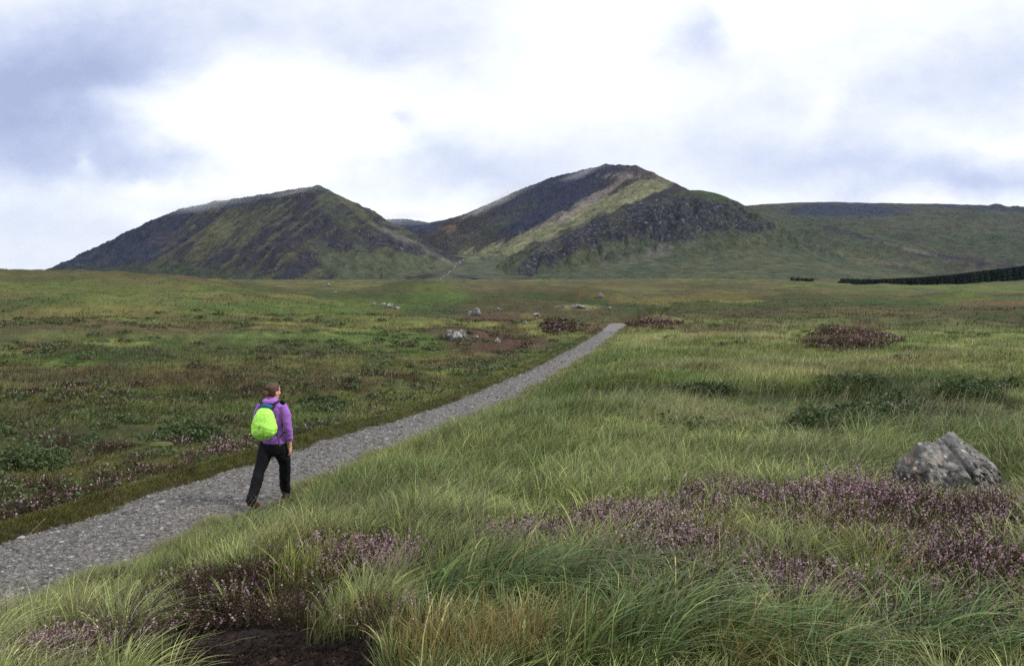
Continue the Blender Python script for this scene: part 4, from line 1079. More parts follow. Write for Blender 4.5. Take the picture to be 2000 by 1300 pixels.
RHR = poly3([(1380,440,5200),(1440,403,5100),(1500,398,5000),(1560,395,4950),(1620,394,4900),(1700,396,4850),(1850,398,4750),(1930,401,4700),(2000,406,4650),(2150,414,4500),(2400,440,4300)])
def rh_h(x, y):
    h1, t1, d1 = ridge_eval(x, y, RHR, .20, 0.985)
    a = sst(30, 300, d1)
    z = h1 + a * ((fbm(x / 420, y / 300, 1201, 4) - .5) * 110 + (fbm(x / 90, y / 80, 1211, 5, .58) - .5) * 34) + (fbm(x / 40, y / 40, 1215, 3) - .5) * 4
    z = smax(z, np.full_like(z, ZBASE), 20)
    return z, t1, d1, d1
def rh_c(x, y, z, t, d, w, px, py):
    n = fbm(x / 120, y / 90, 1221, 5); n2 = fbm(x / 360, y / 200, 1231, 4); n3 = fbm(x / 40, y / 40, 1241, 4)
    c = np.tile(MG_GREEN * .92, (len(x), 1))
    c = mixc(c, MG_BROWN, sst(.47, .6, n) * .7)
    c = mixc(c, MG_DKG, sst(.5, .64, n2) * .7)
    c = mixc(c, MG_NAVY * 1.1, blob(px, py, 1650, 410, 130, 14, 0, (n - .5)) * .85)  # heather top tinted navy for cloud shadow and haze
    c = mixc(c, MG_NAVY * 1.2, blob(px, py, 1920, 405, 140, 6, 3, (n - .5)) * .7)
    c = mixc(c, MG_OLIVE, blob(px, py, 1600, 520, 200, 24, 0, (n - .5) * 2) * .7)
    c = mixc(c, MG_DARK, blob(px, py, 1720, 470, 110, 4, 13, (n3 - .5) * 5) * .85)
    c = mixc(c, MG_DARK, blob(px, py, 1870, 505, 110, 5, 8, (n3 - .5) * 5) * .8)
    c = mixc(c, MG_LIGHT * .5, blob(px, py, 1780, 487, 50, 4, 15, (n3 - .5) * 4) * .7)
    c = mixc(c, MG_DARK, blob(px, py, 1625, 445, 16, 3, 8, (n3 - .5) * 3) * .8)
    return c, sst(.66, .74, n3) * .3
grid_mountain('hill', (11, 37), (1900, 5600), .06, 220, rh_h, rh_c, 'long low green hill with heather top painted dark for cloud shadow and haze')

# far moor rising to meet the hills is part of the ground sheet; the burn comes down between the two mountains
def surf(x, y):
    return np.maximum.reduce([lm_h(x, y)[0], rm_h(x, y)[0], ch_h(x, y)[0]])
def build_stream():
    pts = poly3([(908,497,2950),(899,507,2850),(893,515,2720),(888,524,2560),(877,531,2430),(868,538,2300),(858,546,2150)])
    tt = np.linspace(0, 1, 160); src = np.linspace(0, 1, len(pts))
    x = np.interp(tt, src, pts[:, 0]) + (fbm(tt * 22, tt * 0, 1301, 3) - .5) * 18; y = np.interp(tt, src, pts[:, 1])
    w = .25 + 2.2 * fbm(tt * 30, tt * 0 + 3, 1311, 2) ** 2
    V = []
    for a in (-1, 0, 1):
        xx = x + a * w; V.append(np.stack([xx, y, surf(xx, y) + 1.0 + (0.5 if a == 0 else 0)], 1))
    V = np.stack(V, 1).reshape(-1, 3)
    i = np.arange(159)[:, None] * 3
    q = np.concatenate([i + np.array([[0, 1, 4, 3]]), i + np.array([[1, 2, 5, 4]])])
    m, nt, b = new_mat('stream_water')
    tc = N(nt, 'ShaderNodeTexCoord')
    c = ramp(nt, noise(nt, .12, 6, .7, tc.outputs['Object']), [(.45, (.08, .08, .07)), (.66, (.24, .24, .23))])
    nt.links.new(c, b.inputs['Base Color']); b.inputs['Roughness'].default_value = .4
    o = np_mesh('stream', V, [q], m); tag(o, 'white mountain stream in its stony bed', 'stream', kind='structure')
build_stream()

# ------------------------------------------------------------------ far conifer wood
def build_wood():
    top = [(1640, 549), (1700, 546), (1760, 543), (1800, 541), (1860, 536), (1900, 531), (1960, 524), (2010, 517), (2100, 510)]
    tx = np.array(top, float); V = []; Q = []; T = []; Cc = []; nv = 0
    cnt = 5200
    pxs = 1640 + (2180 - 1640) * rng.random(cnt) ** .9; dd = 860 + 150 * rng.random(cnt)
    X = (pxs - 1000) / FPX * dd; gz = H(X, dd)
    for i in range(cnt):
        ytop = np.interp(pxs[i], tx[:, 0], tx[:, 1]) + random.random() ** 1.4 * 4.5 - .8
        zt = P(pxs[i], ytop, dd[i])[2]
        h = max(3.0, zt - gz[i]); r0 = 2.2 + 1.8 * random.random() + h * .14
        g = (.6 + .9 * random.random())
        tiers = 5
        for k in range(tiers):
            zb = gz[i] + h * (-.02 + .92 * (k + random.uniform(-.25, .25)) / tiers); ztp = gz[i] + h * min(1, .08 + .86 * (k + 1.6) / tiers); rr = r0 * (1 - k / tiers * .8)
            n = 7
            ph = random.random() * 6.28
            ring = [(X[i] + math.cos(ph + j * 2 * math.pi / n) * rr * (.7 + .6 * random.random()), dd[i] + math.sin(ph + j * 2 * math.pi / n) * rr, zb - random.random() * .7) for j in range(n)]
            V += ring + [(X[i], dd[i], ztp)]
            T += [(nv + j, nv + (j + 1) % n, nv + n) for j in range(n)]
            Cc += [np.array((.0085, .0135, .009)) * g] * (n + 1); nv += n + 1
    o = np_mesh('conifer_wood', np.array(V), [np.array(T)], leaf_mat('conifer_needles', .95, .1, .03), np.array(Cc)); tag(o, 'far dark conifer plantation at the foot of the long hill', 'wood', kind='stuff')
    bag = Bag(); g = ground_at(1566, 546.5, 400)
    for k in range(16):
        shrub_clump(bag, (g[0] + random.uniform(-9, 9), g[1] + random.uniform(-6, 6), g[2]), 3.0, 2.6 + 1.5 * random.random(), 90, np.array((.022, .034, .018)), .9)
    o = bag.build('thicket', M_LEAF, origin=g); tag(o, 'small dark thicket alone on the far moor left of the wood', 'thicket')
build_wood()
# ------------------------------------------------------------------ the walker
def sweep(pts, seg=16, sub=5, cap=True, ref=(1, 0, 0), power=2.0):
    """pts: (x,y,z,rx,ry): a smooth tube through the points, rx across ref, ry the other way"""
    p = np.array(pts, float); n = len(p)
    t = np.linspace(0, n - 1, (n - 1) * sub + 1)
    def cr_(t):
        i = np.clip(np.floor(t).astype(int), 0, n - 2); f = (t - i)[:, None]
        p0 = p[np.maximum(i - 1, 0)]; p1 = p[i]; p2 = p[i + 1]; p3 = p[np.minimum(i + 2, n - 1)]
        return .5 * (2 * p1 + (p2 - p0) * f + (2 * p0 - 5 * p1 + 4 * p2 - p3) * f ** 2 + (3 * p1 - p0 - 3 * p2 + p3) * f ** 3)
    s = cr_(t); s[:, 3:] = np.maximum(s[:, 3:], .002)
    tan = np.gradient(s[:, :3], axis=0); tan /= np.linalg.norm(tan, axis=1)[:, None] + 1e-9
    r = np.tile(np.array(ref, float), (len(s), 1)); a = r - tan * np.sum(r * tan, 1)[:, None]; a /= np.linalg.norm(a, axis=1)[:, None] + 1e-9
    b = np.cross(tan, a)
    th = np.linspace(0, 2 * math.pi, seg, endpoint=False)
    ct = np.sign(np.cos(th)) * np.abs(np.cos(th)) ** (2 / power); st = np.sign(np.sin(th)) * np.abs(np.sin(th)) ** (2 / power)
    V = s[:, None, :3] + a[:, None] * (ct[None, :, None] * s[:, 3, None, None]) + b[:, None] * (st[None, :, None] * s[:, 4, None, None])
    m = len(s); V = V.reshape(-1, 3)
    F = [(i * seg + j, i * seg + (j + 1) % seg, (i + 1) * seg + (j + 1) % seg, (i + 1) * seg + j) for i in range(m - 1) for j in range(seg)]
    if cap: F += [tuple(range(seg))[::-1], tuple((m - 1) * seg + j for j in range(seg))]
    return V, F
def ball(c, r, rot=0, seg=14):
    bm = bmesh.new(); bmesh.ops.create_uvsphere(bm, u_segments=seg, v_segments=seg // 2 + 2, radius=1)
    V = np.array([v.co[:] for v in bm.verts]) * np.array(r); F = [tuple(v.index for v in f.verts) for f in bm.faces]; bm.free()
    if rot:
        ca, sa = math.cos(rot), math.sin(rot); V = np.stack([V[:, 0] * ca - V[:, 1] * sa, V[:, 0] * sa + V[:, 1] * ca, V[:, 2]], 1)
    return V + np.array(c), F
def yaw(VF, ang, c):
    V, F = VF; ca, sa = math.cos(ang), math.sin(ang); d = V - np.array(c)
    return np.stack([d[:, 0] * ca - d[:, 1] * sa, d[:, 0] * sa + d[:, 1] * ca, d[:, 2]], 1) + np.array(c), F
def solid(name, parts, mat, parent, voxel=None, smooth=4, disp=None):
    V = []; F = []; n = 0
    for v, f in parts:
        V.append(v); F += [tuple(i + n for i in q) for q in f]; n += len(v)
    V = np.concatenate(V)
    me = bpy.data.meshes.new(name); me.from_pydata(V.tolist(), [], F); me.update()
    bm = bmesh.new(); bm.from_mesh(me); bmesh.ops.recalc_face_normals(bm, faces=bm.faces); bm.to_mesh(me); bm.free()
    o = bpy.data.objects.new(name, me); COL.objects.link(o)
    if voxel:
        r = o.modifiers.new('r', 'REMESH'); r.mode = 'VOXEL'; r.voxel_size = voxel
        if smooth:
            sm = o.modifiers.new('s', 'SMOOTH'); sm.iterations = smooth; sm.factor = .5
        dg = bpy.context.evaluated_depsgraph_get()
        me2 = bpy.data.meshes.new_from_object(o.evaluated_get(dg)); o.modifiers.clear(); o.data = me2; me2.name = name; me = me2
    if disp:
        V = np.empty(len(me.vertices) * 3, np.float32); me.vertices.foreach_get('co', V); V = V.reshape(-1, 3)
        Nn = np.empty(len(me.vertices) * 3, np.float32); me.vertices.foreach_get('normal', Nn); Nn = Nn.reshape(-1, 3)
        V = V + Nn * disp(V)[:, None]
        me.vertices.foreach_set('co', V.astype(np.float32).ravel()); me.update()
    me.materials.clear(); me.materials.append(mat)
    me.polygons.foreach_set('use_smooth', np.ones(len(me.polygons), bool))
    o.parent = parent
    return o

def build_person():
    px_, py_ = -3.43, 12.1
    pz = float(path_z(np.array([.8]), np.array([12.3]))[0]) + .012
    rz = math.radians(-12)
    root = empty('person', (px_, py_, pz), rz); root.scale = (1.045,) * 3
    tag(root, 'woman walking away along the gravel path in a purple hooded jacket and black trousers', 'person')
    skin = cloth_mat('skin', (.62, .36, .26), .5, 20, .08, .05)
    purple = cloth_mat('purple_fleece', (.31, .115, .48), .85, 22, .22, .5, .012, .3)
    black = cloth_mat('black_trousers', (.006, .006, .0075), .85, 18, .35, .7, .016)
    hairm = cloth_mat('brown_hair', (.080, .044, .028), .5, 60, .5, .5, .006)
    bootg = cloth_mat('boot_grey', (.07, .062, .062), .8, 40, .5, .4); bootr = cloth_mat('boot_red', (.09, .03, .03), .8, 40, .3, .3)
    sole = cloth_mat('boot_sole', (.03, .03, .03), .8, 40, .3, .3)
    hy = math.radians(-24); hc = (0, .03, 1.545)
    H3 = lambda z, rx, ry, y: (hc[0], hc[1] + y, hc[2] + z, rx, ry)
    head = sweep([H3(-.118, .022, .028, .052), H3(-.108, .036, .042, .045), H3(-.085, .052, .068, .022), H3(-.045, .066, .086, .004), H3(0, .073, .095, 0), H3(.045, .074, .097, -.002), H3(.082, .06, .08, -.006), H3(.105, .034, .046, -.01), H3(.113, .008, .01, -.01)], 22, 4)
    nose = sweep([(0, hc[1] + .088, hc[2] + .022, .008, .008), (0, hc[1] + .104, hc[2] - .012, .011, .011), (0, hc[1] + .112, hc[2] - .028, .013, .012), (0, hc[1] + .092, hc[2] - .038, .012, .008)], 10, 3)
    lips = [ball((0, hc[1] + .086, hc[2] - .064), (.024, .011, .006)), ball((0, hc[1] + .084, hc[2] - .075), (.021, .011, .007))]
    brow = ball((0, hc[1] + .084, hc[2] + .024), (.052, .016, .009)); cheeks = [ball((sx * .04, hc[1] + .066, hc[2] - .03), (.024, .022, .024)) for sx in (-1, 1)]
    ears = [ball((sx * .076, hc[1] - .004, hc[2] - .016), (.010, .019, .032)) for sx in (-1, 1)]
    headp = [yaw(q, hy, hc) for q in [head, nose, brow] + lips + cheeks + ears]
    neck = sweep([(0, -.012, 1.34, .06, .06), (0, .0, 1.41, .052, .054), (0, .018, 1.48, .05, .055), (0, .022, 1.53, .05, .06)], 18, 4)
    torso = sweep([(0, 0, .74, .13, .09), (0, 0, .86, .15, .10), (0, 0, 1.0, .135, .09), (0, 0, 1.2, .15, .095), (0, -.005, 1.33, .15, .08), (0, -.01, 1.39, .08, .06)], 20, 4)
    def leg(sx, pts, g=.0): return sweep([(x, y, z, r + g, r2 + g) for x, y, z, r, r2 in pts], 18, 4)
    RL = [(.085, 0, .84, .095, .105), (.095, .05, .70, .092, .10), (.105, .115, .58, .078, .082), (.085, .165, .46, .062, .064), (.062, .205, .34, .058, .062), (.035, .26, .20, .046, .05), (.025, .30, .09, .038, .042)]
    LL = [(-.085, 0, .84, .095, .105), (-.095, -.06, .70, .092, .10), (-.105, -.125, .58, .078, .082), (-.115, -.185, .47, .062, .064), (-.12, -.25, .36, .058, .064), (-.122, -.335, .22, .046, .05), (-.124, -.395, .12, .038, .042)]
    body_legs = [leg(1, RL, -.022), leg(-1, LL, -.022)]
    feet = [sweep([(.025, .27, .075, .03, .035), (.026, .33, .06, .036, .04), (.031, .42, .045, .04, .03), (.036, .50, .03, .036, .02)], 14, 3),
            sweep([(-.124, -.42, .11, .03, .035), (-.124, -.37, .085, .036, .04), (-.124, -.29, .05, .04, .028), (-.124, -.22, .03, .036, .018)], 14, 3)]
    RA = [(.15, -.01, 1.345, .05, .05), (.20, -.015, 1.27, .046, .048), (.225, -.022, 1.17, .042, .043), (.236, -.025, 1.08, .036, .038), (.24, 0, .98, .036, .036), (.238, .022, .89, .029, .031), (.236, .034, .83, .023, .027), (.236, .038, .795, .02, .029)]
    LA = [(-.15, -.01, 1.345, .05, .05), (-.20, -.01, 1.27, .046, .048), (-.235, .01, 1.17, .042, .043), (-.25, .03, 1.09, .036, .038), (-.235, .10, 1.085, .036, .036), (-.195, .17, 1.13, .028, .030), (-.165, .19, 1.17, .022, .026)]
    def hand(w, dirv, across, palmn, s=1.0):
        w = np.array(w); d = np.array(dirv) / np.linalg.norm(dirv); a = np.array(across) / np.linalg.norm(across); n = np.array(palmn) / np.linalg.norm(palmn)
        out = [sweep([(*(w), .020, .014), (*(w + d * .03), .032, .015), (*(w + d * .07), .037, .015), (*(w + d * .088), .035, .012)], 14, 3, ref=a)]
        for k, (off, L) in enumerate([(-.028, .066), (-.010, .076), (.009, .071), (.027, .056)]):
            b0 = w + d * .08 + a * off
            c1 = b0 + d * L * .42 + n * .006; c2 = b0 + d * L * .74 + n * .018; c3 = b0 + d * L * .93 + n * .032
            out.append(sweep([(*b0, .0095, .0095), (*c1, .0088, .0088), (*c2, .0078, .0078), (*c3, .006, .006)], 8, 3, ref=a))
        b0 = w + d * .022 - a * .026; c1 = w + d * .05 - a * .05 + n * .008; c2 = w + d * .078 - a * .058 + n * .018
        out.append(sweep([(*b0, .013, .013), (*c1, .0105, .0105), (*c2, .0075, .0075)], 8, 3, ref=n))
        return out
    rh = hand((.236, .038, .80), (-.05, .16, -1), (0, -1, -.15), (-1, 0, 0))
    lh = hand((-.165, .19, 1.17), (.5, .2, .8), (.75, -.1, -.5), (0, -1, .3))
    body = solid('body', headp + [neck, torso] + body_legs + feet + [sweep(RA, 16, 4), sweep(LA, 16, 4)] + rh + lh, skin, root, .0065, 2)
    # hair: close cap pulled back into a low bun, parting line left natural
    G3 = lambda z, rx, ry, y: (hc[0], hc[1] + y, hc[2] + z, rx, ry)
    cap = sweep([G3(-.075, .045, .04, -.055), G3(-.05, .066, .062, -.04), G3(-.01, .079, .083, -.024), G3(.035, .082, .098, -.012), G3(.075, .073, .094, -.008), G3(.105, .05, .066, -.010), G3(.122, .022, .03, -.012), G3(.126, .006, .008, -.012)], 22, 4)
    bun = ball((-.004, hc[1] - .128, hc[2] - .018), (.047, .04, .042)); bun2 = ball((.012, hc[1] - .14, hc[2] - .03), (.03, .028, .03)); tie = ball((0, hc[1] - .098, hc[2] - .008), (.032, .02, .03))
    def strands(V):
        a = np.arctan2(V[:, 0], V[:, 2] - hc[2] + .02)
        return (fbm(a * 16, V[:, 1] * 8, 1501, 3) - .5) * .009
    solid('hair', [yaw(q, hy, hc) for q in (cap, bun, bun2, tie)], hairm, root, .005, 2, strands)
    # jacket with bunched hood and pushed-down sleeves
    jt = sweep([(0, 0, .825, .178, .128), (0, 0, .85, .184, .132), (0, 0, .92, .174, .124), (0, 0, 1.0, .156, .110), (0, 0, 1.1, .158, .110), (0, 0, 1.2, .170, .116), (0, -.006, 1.29, .182, .112), (0, -.010, 1.35, .162, .096), (0, -.008, 1.395, .105, .078), (0, 0, 1.43, .068, .066), (0, .008, 1.452, .062, .064)], 26, 4)
    def grow(A, g, cut): return [(x, y, z, r + g, r2 + g) for x, y, z, r, r2 in A[:cut]]
    sr = sweep(grow(RA, .016, 6) + [(.238, .028, .868, .045, .046)], 18, 4); sl = sweep(grow(LA, .016, 6), 18, 4)
    hood = sweep([(-.085, .0, 1.425, .03, .03), (-.075, -.06, 1.42, .036, .04), (-.03, -.10, 1.415, .04, .046), (.03, -.10, 1.415, .04, .046), (.075, -.06, 1.42, .036, .04), (.085, .0, 1.425, .03, .03)], 12, 5, ref=(0, 0, 1))
    def folds(V):
        f = (fbm(V[:, 0] * 16 + V[:, 2] * 9, V[:, 2] * 20 - V[:, 0] * 6 + V[:, 1] * 8, 1511, 3) - .5) * .018
        slv = np.abs(V[:, 0]) > .19
        return f + np.where(slv, (fbm(V[:, 2] * 46, V[:, 1] * 9 + V[:, 0] * 8, 1513, 2) - .5) * .016 * sst(1.2, .95, V[:, 2]), 0)
    solid('jacket', [jt, sr, sl, hood], purple, root, .009, 3, folds)
    # trousers
    pel = sweep([(0, 0, .90, .160, .112), (0, 0, .85, .180, .128), (0, -.004, .78, .188, .132), (0, 0, .70, .165, .115), (0, 0, .66, .11, .09)], 24, 4)
    def trs(A, d): 
        B = [(x, y, z, r + .006 + .016 * sst(.7, .2, np.array(z)), r2 + .006 + .016 * sst(.7, .2, np.array(z))) for x, y, z, r, r2 in A[:-1]]
        x, y, z, _, _ = A[-1]; return sweep(B + [(x, y - .012, z + d, .066, .072), (x, y - .02, z + d - .025, .068, .075)], 20, 4)
    def crease(V): return (fbm(V[:, 2] * 14 + V[:, 0] * 9, V[:, 0] * 14 + V[:, 1] * 10, 1521, 3) - .5) * .02 * sst(.9, .5, V[:, 2]) + (fbm(V[:, 2] * 40, V[:, 0] * 6, 1523, 2) - .5) * .016 * sst(.3, .1, V[:, 2])
    solid('trousers', [pel, trs(RL, .012), trs(LL, .02)], black, root, .009, 3, crease)
    # boots
    def boot(pts_u, pts_s, toe, matl):
        o = solid('boot', [sweep(pts_u, 16, 4), sweep(pts_s, 16, 4, power=3.0)], matl, root, .006, 2)
        s = solid('sole', [sweep([(x, y, z - .004 - max(0, r2 * .75), r * 1.04, .012) for x, y, z, r, r2 in pts_s], 16, 3, power=3.5)], sole, o)
        return o
    boot([(.025, .295, .17, .047, .05), (.025, .30, .11, .047, .052), (.026, .31, .06, .044, .05)], [(.026, .255, .058, .036, .045), (.026, .31, .056, .043, .046), (.031, .40, .05, .047, .04), (.036, .48, .042, .046, .032), (.038, .535, .036, .03, .022)], 1, bootg)
    boot([(-.124, -.392, .20, .047, .05), (-.124, -.40, .15, .047, .052), (-.124, -.395, .10, .044, .048)], [(-.124, -.45, .118, .036, .040), (-.124, -.40, .098, .043, .044), (-.124, -.315, .062, .047, .038), (-.124, -.235, .040, .046, .028), (-.124, -.185, .034, .03, .02)], -1, bootr)
    # rucksack under a bright rain cover
    pk = empty('rucksack', (px_, py_, pz), rz); pk.scale = (1.045,) * 3
    tag(pk, 'rucksack in a bright yellow green rain cover carried on the walking woman\'s back', 'rucksack')
    neon = cloth_mat('neon_rain_cover', (.43, .86, .12), .5, 9, .05, .55, .02)
    strapm = cloth_mat('black_webbing', (.014, .014, .017), .8, 60, .3, .2); blue = cloth_mat('blue_pack_cloth', (.02, .10, .24), .7, 40, .3, .3); greyl = cloth_mat('grey_print', (.10, .16, .07), .7, 40, .1, .0)
    yc = -.245
    fit = lambda q: [(x * .84, -.12 + (y + .12) * .90, 1.165 + (z - 1.163) * .86, a * .84, b * .86) for x, y, z, a, b in q]
    cov = sweep(fit([(-.0, yc + .01, .945, .06, .05), (0, yc, .952, .135, .09), (0, yc - .005, .978, .182, .13), (0, yc - .01, 1.03, .203, .148), (0, yc - .005, 1.09, .204, .15), (0, yc, 1.15, .190, .142), (0, yc + .008, 1.22, .165, .126), (0, yc + .02, 1.29, .134, .104), (0, yc + .04, 1.345, .10, .075), (0, yc + .05, 1.372, .062, .045), (0, yc + .055, 1.38, .02, .015)]), 30, 5, power=2.5)
    def wr(V):
        a = np.arctan2(V[:, 0], -(V[:, 1] - yc))
        low = sst(1.10, 1.0, V[:, 2])
        rid = np.abs(fbm(a * 2.2 + V[:, 2] * 6, V[:, 2] * 7 - a * 1.2, 1531, 2) - .5)
        return (fbm(V[:, 0] * 9, V[:, 2] * 9, 1533, 3) - .5) * .03 - np.exp(-(rid / .03) ** 2) * .006 + low * (fbm(a * 9, V[:, 2] * 5, 1535, 2) - .5) * .028 - np.exp(-((V[:, 2] - 1.08 - .03 * np.cos(a * 2)) / .012) ** 2) * .005
    cv_ = solid('rain_cover', [cov], neon, pk, .008, 3, wr)
    solid('pack_body', [sweep(fit([(0, -.155, .955, .14, .045), (0, -.15, 1.0, .165, .05), (0, -.15, 1.1, .16, .05), (0, -.15, 1.25, .125, .045), (0, -.145, 1.35, .085, .035), (0, -.145, 1.385, .07, .028)]), 20, 4, power=2.8)], strapm, pk, .009, 2)
    solid('top_lid', [sweep([(-.085, -.165, 1.355, .028, .03), (-.03, -.185, 1.372, .034, .03), (.03, -.185, 1.372, .034, .03), (.085, -.165, 1.352, .028, .03)], 12, 4, ref=(0, 1, 0))], blue, pk, .007, 2)
    for sx in (-1, 1):
        solid('shoulder_strap', [sweep([(sx * .075, -.165, 1.34, .034, .009), (sx * .085, -.12, 1.398, .034, .009), (sx * .105, -.05, 1.428, .033, .009), (sx * .115, .03, 1.418, .031, .009), (sx * .12, .09, 1.36, .028, .009), (sx * .125, .125, 1.25, .026, .008), (sx * .15, .12, 1.13, .02, .007), (sx * .195, .03, 1.04, .012, .006), (sx * .185, -.09, .98, .012, .006), (sx * .16, -.16, .93, .012, .006)], 12, 4)], strapm, pk)
    solid('webbing_tail', [sweep([(.145, -.16, 1.0, .012, .004), (.16, -.16, .96, .012, .004), (.172, -.165, .92, .012, .004), (.178, -.165, .87, .012, .004), (.182, -.16, .83, .012, .004)], 8, 3)], cloth_mat('grey_webbing', (.10, .10, .12), .8, 60, .2, .2), pk)
    # the small maker's mark printed on the cover: a ring with an upright stem
    V = []; F = []
    me = cv_.data; co = np.empty(len(me.vertices) * 3, np.float32); me.vertices.foreach_get('co', co); co = co.reshape(-1, 3)
    back = co[co[:, 1] < yc]
    def onpack(x, z):
        i = np.argsort((back[:, 0] - x) ** 2 + (back[:, 2] - z) ** 2)[:6]; return back[i, 1].min() - .0035
    def strip(pts, wd):
        n0 = len(V)
        for k, (x, z) in enumerate(pts):
            a = np.array(pts[min(k + 1, len(pts) - 1)]) - np.array(pts[max(k - 1, 0)]); a = a / np.linalg.norm(a); nn = np.array([-a[1], a[0]]) * wd
            for sg in (-1, 1): V.append((x + nn[0] * sg, onpack(x + nn[0] * sg, z + nn[1] * sg), z + nn[1] * sg))
        for k in range(len(pts) - 1): F.append((n0 + 2 * k, n0 + 2 * k + 1, n0 + 2 * k + 3, n0 + 2 * k + 2))
    ez = 1.105
    strip([(math.cos(t) * .014 - .004, ez + math.sin(t) * .014) for t in np.linspace(.5, 5.8, 22)], .0035)
    strip([(.011, ez - .010), (.012, ez + .006), (.010, ez + .022), (.004, ez + .030)], .0035)
    mk = bpy.data.meshes.new('logo'); mk.from_pydata(V, [], F); mk.materials.append(greyl)
    lo = bpy.data.objects.new('logo', mk); COL.objects.link(lo); lo.parent = cv_
build_person()


# ------------------------------------------------------------------ sky, sun, haze
SUN_EL, SUN_AZ = 46.0, 98.0      # degrees; azimuth clockwise from +Y
w = bpy.data.worlds.new('World'); scene.world = w; w.use_nodes = True
nt = w.node_tree; bg = nt.nodes['Background']; out = nt.nodes['World Output']
sky = N(nt, 'ShaderNodeTexSky', sky_type='NISHITA'); sky.sun_disc = False
sky.sun_elevation = math.radians(SUN_EL); sky.sun_rotation = math.radians(SUN_AZ)
nt.links.new(sky.outputs[0], bg.inputs[0]); bg.inputs[1].default_value = .1
tc = N(nt, 'ShaderNodeTexCoord'); D = tc.outputs['Generated']
def M(op, a, b=None, c=None, clamp=False):
    n = N(nt, 'ShaderNodeMath', operation=op, use_clamp=clamp)
    for i, v in enumerate((a, b, c)):
        if v is None: continue
        if hasattr(v, 'is_output'): nt.links.new(v, n.inputs[i])
        else: n.inputs[i].default_value = v
    return n.outputs[0]
sp = N(nt, 'ShaderNodeSeparateXYZ'); nt.links.new(D, sp.inputs[0])
ymax = M('MAXIMUM', sp.outputs[1], .06)
U = M('DIVIDE', sp.outputs[0], ymax); W = M('DIVIDE', sp.outputs[2], ymax)
# drifting cloud structure: warp the sky direction with noise
cv = N(nt, 'ShaderNodeCombineXYZ'); nt.links.new(U, cv.inputs[0]); nt.links.new(M('MULTIPLY', W, 1.5), cv.inputs[1]); nt.links.new(M('MULTIPLY', sp.outputs[1], 1.0), cv.inputs[2])
wn = N(nt, 'ShaderNodeTexNoise'); wn.inputs['Scale'].default_value = 5.5; wn.inputs['Detail'].default_value = 7; wn.inputs['Roughness'].default_value = .55; nt.links.new(cv.outputs[0], wn.inputs['Vector'])
ws = N(nt, 'ShaderNodeSeparateColor'); nt.links.new(wn.outputs['Color'], ws.inputs[0])
Uw = M('ADD', U, M('MULTIPLY', M('SUBTRACT', ws.outputs[0], .5), .20)); Ww = M('ADD', W, M('MULTIPLY', M('SUBTRACT', ws.outputs[1], .5), .12))
def blobsky(px, py, rx, ry, amp):
    u0 = (px - 1000) / FPX; w0 = (HORIZ - py) / FPX
    a = M('DIVIDE', M('SUBTRACT', Uw, u0), rx / FPX); b = M('DIVIDE', M('SUBTRACT', Ww, w0), ry / FPX)
    q = M('ADD', M('MULTIPLY', a, a), M('MULTIPLY', b, b))
    return M('MULTIPLY', M('POWER', 2.71828, M('MULTIPLY', q, -1.0)), amp)
BL = [(40,230,250,110,.58),(200,130,260,70,.30),(320,300,110,60,.32),(90,335,170,55,.30),(330,40,300,70,.22),(60,470,330,80,.20),(1330,110,75,60,.34),(805,225,40,22,.30),(890,280,70,60,.18),(950,345,300,45,.13),
      (1720,200,210,120,.22),(1930,130,170,130,.22),(1930,350,220,50,.40),(1620,350,220,50,.18),(1480,180,90,60,.12),(700,70,220,60,.14),(850,105,160,30,.10),(1000,285,160,45,.10),(1180,270,120,50,.08),(230,440,160,40,.10),(1400,330,120,40,.08),
      (580,255,270,85,-.45),(200,215,120,30,-.22),(170,325,30,20,-.25),(1230,250,130,70,-.12),(1100,310,260,60,.12),(760,350,200,40,.10),(1480,60,150,90,-.15),(1150,100,120,80,-.12),(300,360,150,20,-.18),(1930,270,120,16,-.14),(1560,220,40,40,-.14)]
acc = None
for b_ in BL:
    o_ = blobsky(*b_); acc = o_ if acc is None else M('ADD', acc, o_)
fn = N(nt, 'ShaderNodeTexNoise'); fn.inputs['Scale'].default_value = 3.2; fn.inputs['Detail'].default_value = 10; fn.inputs['Roughness'].default_value = .62; nt.links.new(cv.outputs[0], fn.inputs['Vector'])
dark = M('ADD', M('ADD', acc, .255), M('MULTIPLY', M('SUBTRACT', fn.outputs['Fac'], .5), .9))
cr = N(nt, 'ShaderNodeValToRGB'); e = cr.color_ramp.elements
STOPS = [(.14, (.84, .84, .83)), (.32, (.72, .75, .78)), (.46, (.60, .64, .73)), (.64, (.45, .50, .66)), (.88, (.31, .355, .53))]
while len(e) < len(STOPS): e.new(.5)
for el, (p_, c_) in zip(e, STOPS): el.position = p_; el.color = (*c_, 1)
nt.links.new(dark, cr.inputs[0])
bg2 = N(nt, 'ShaderNodeBackground'); nt.links.new(cr.outputs[0], bg2.inputs[0])
# an overcast dome is brighter overhead than at the horizon
ov = N(nt, 'ShaderNodeMapRange'); nt.links.new(sp.outputs[2], ov.inputs[0])
for i_, v_ in enumerate((.32, .9, 1.06, 1.25)): ov.inputs[i_ + 1].default_value = v_
nt.links.new(ov.outputs[0], bg2.inputs[1])
mxs = N(nt, 'ShaderNodeMixShader'); mxs.inputs[0].default_value = .93
nt.links.new(bg.outputs[0], mxs.inputs[1]); nt.links.new(bg2.outputs[0], mxs.inputs[2]); nt.links.new(mxs.outputs[0], out.inputs[0])

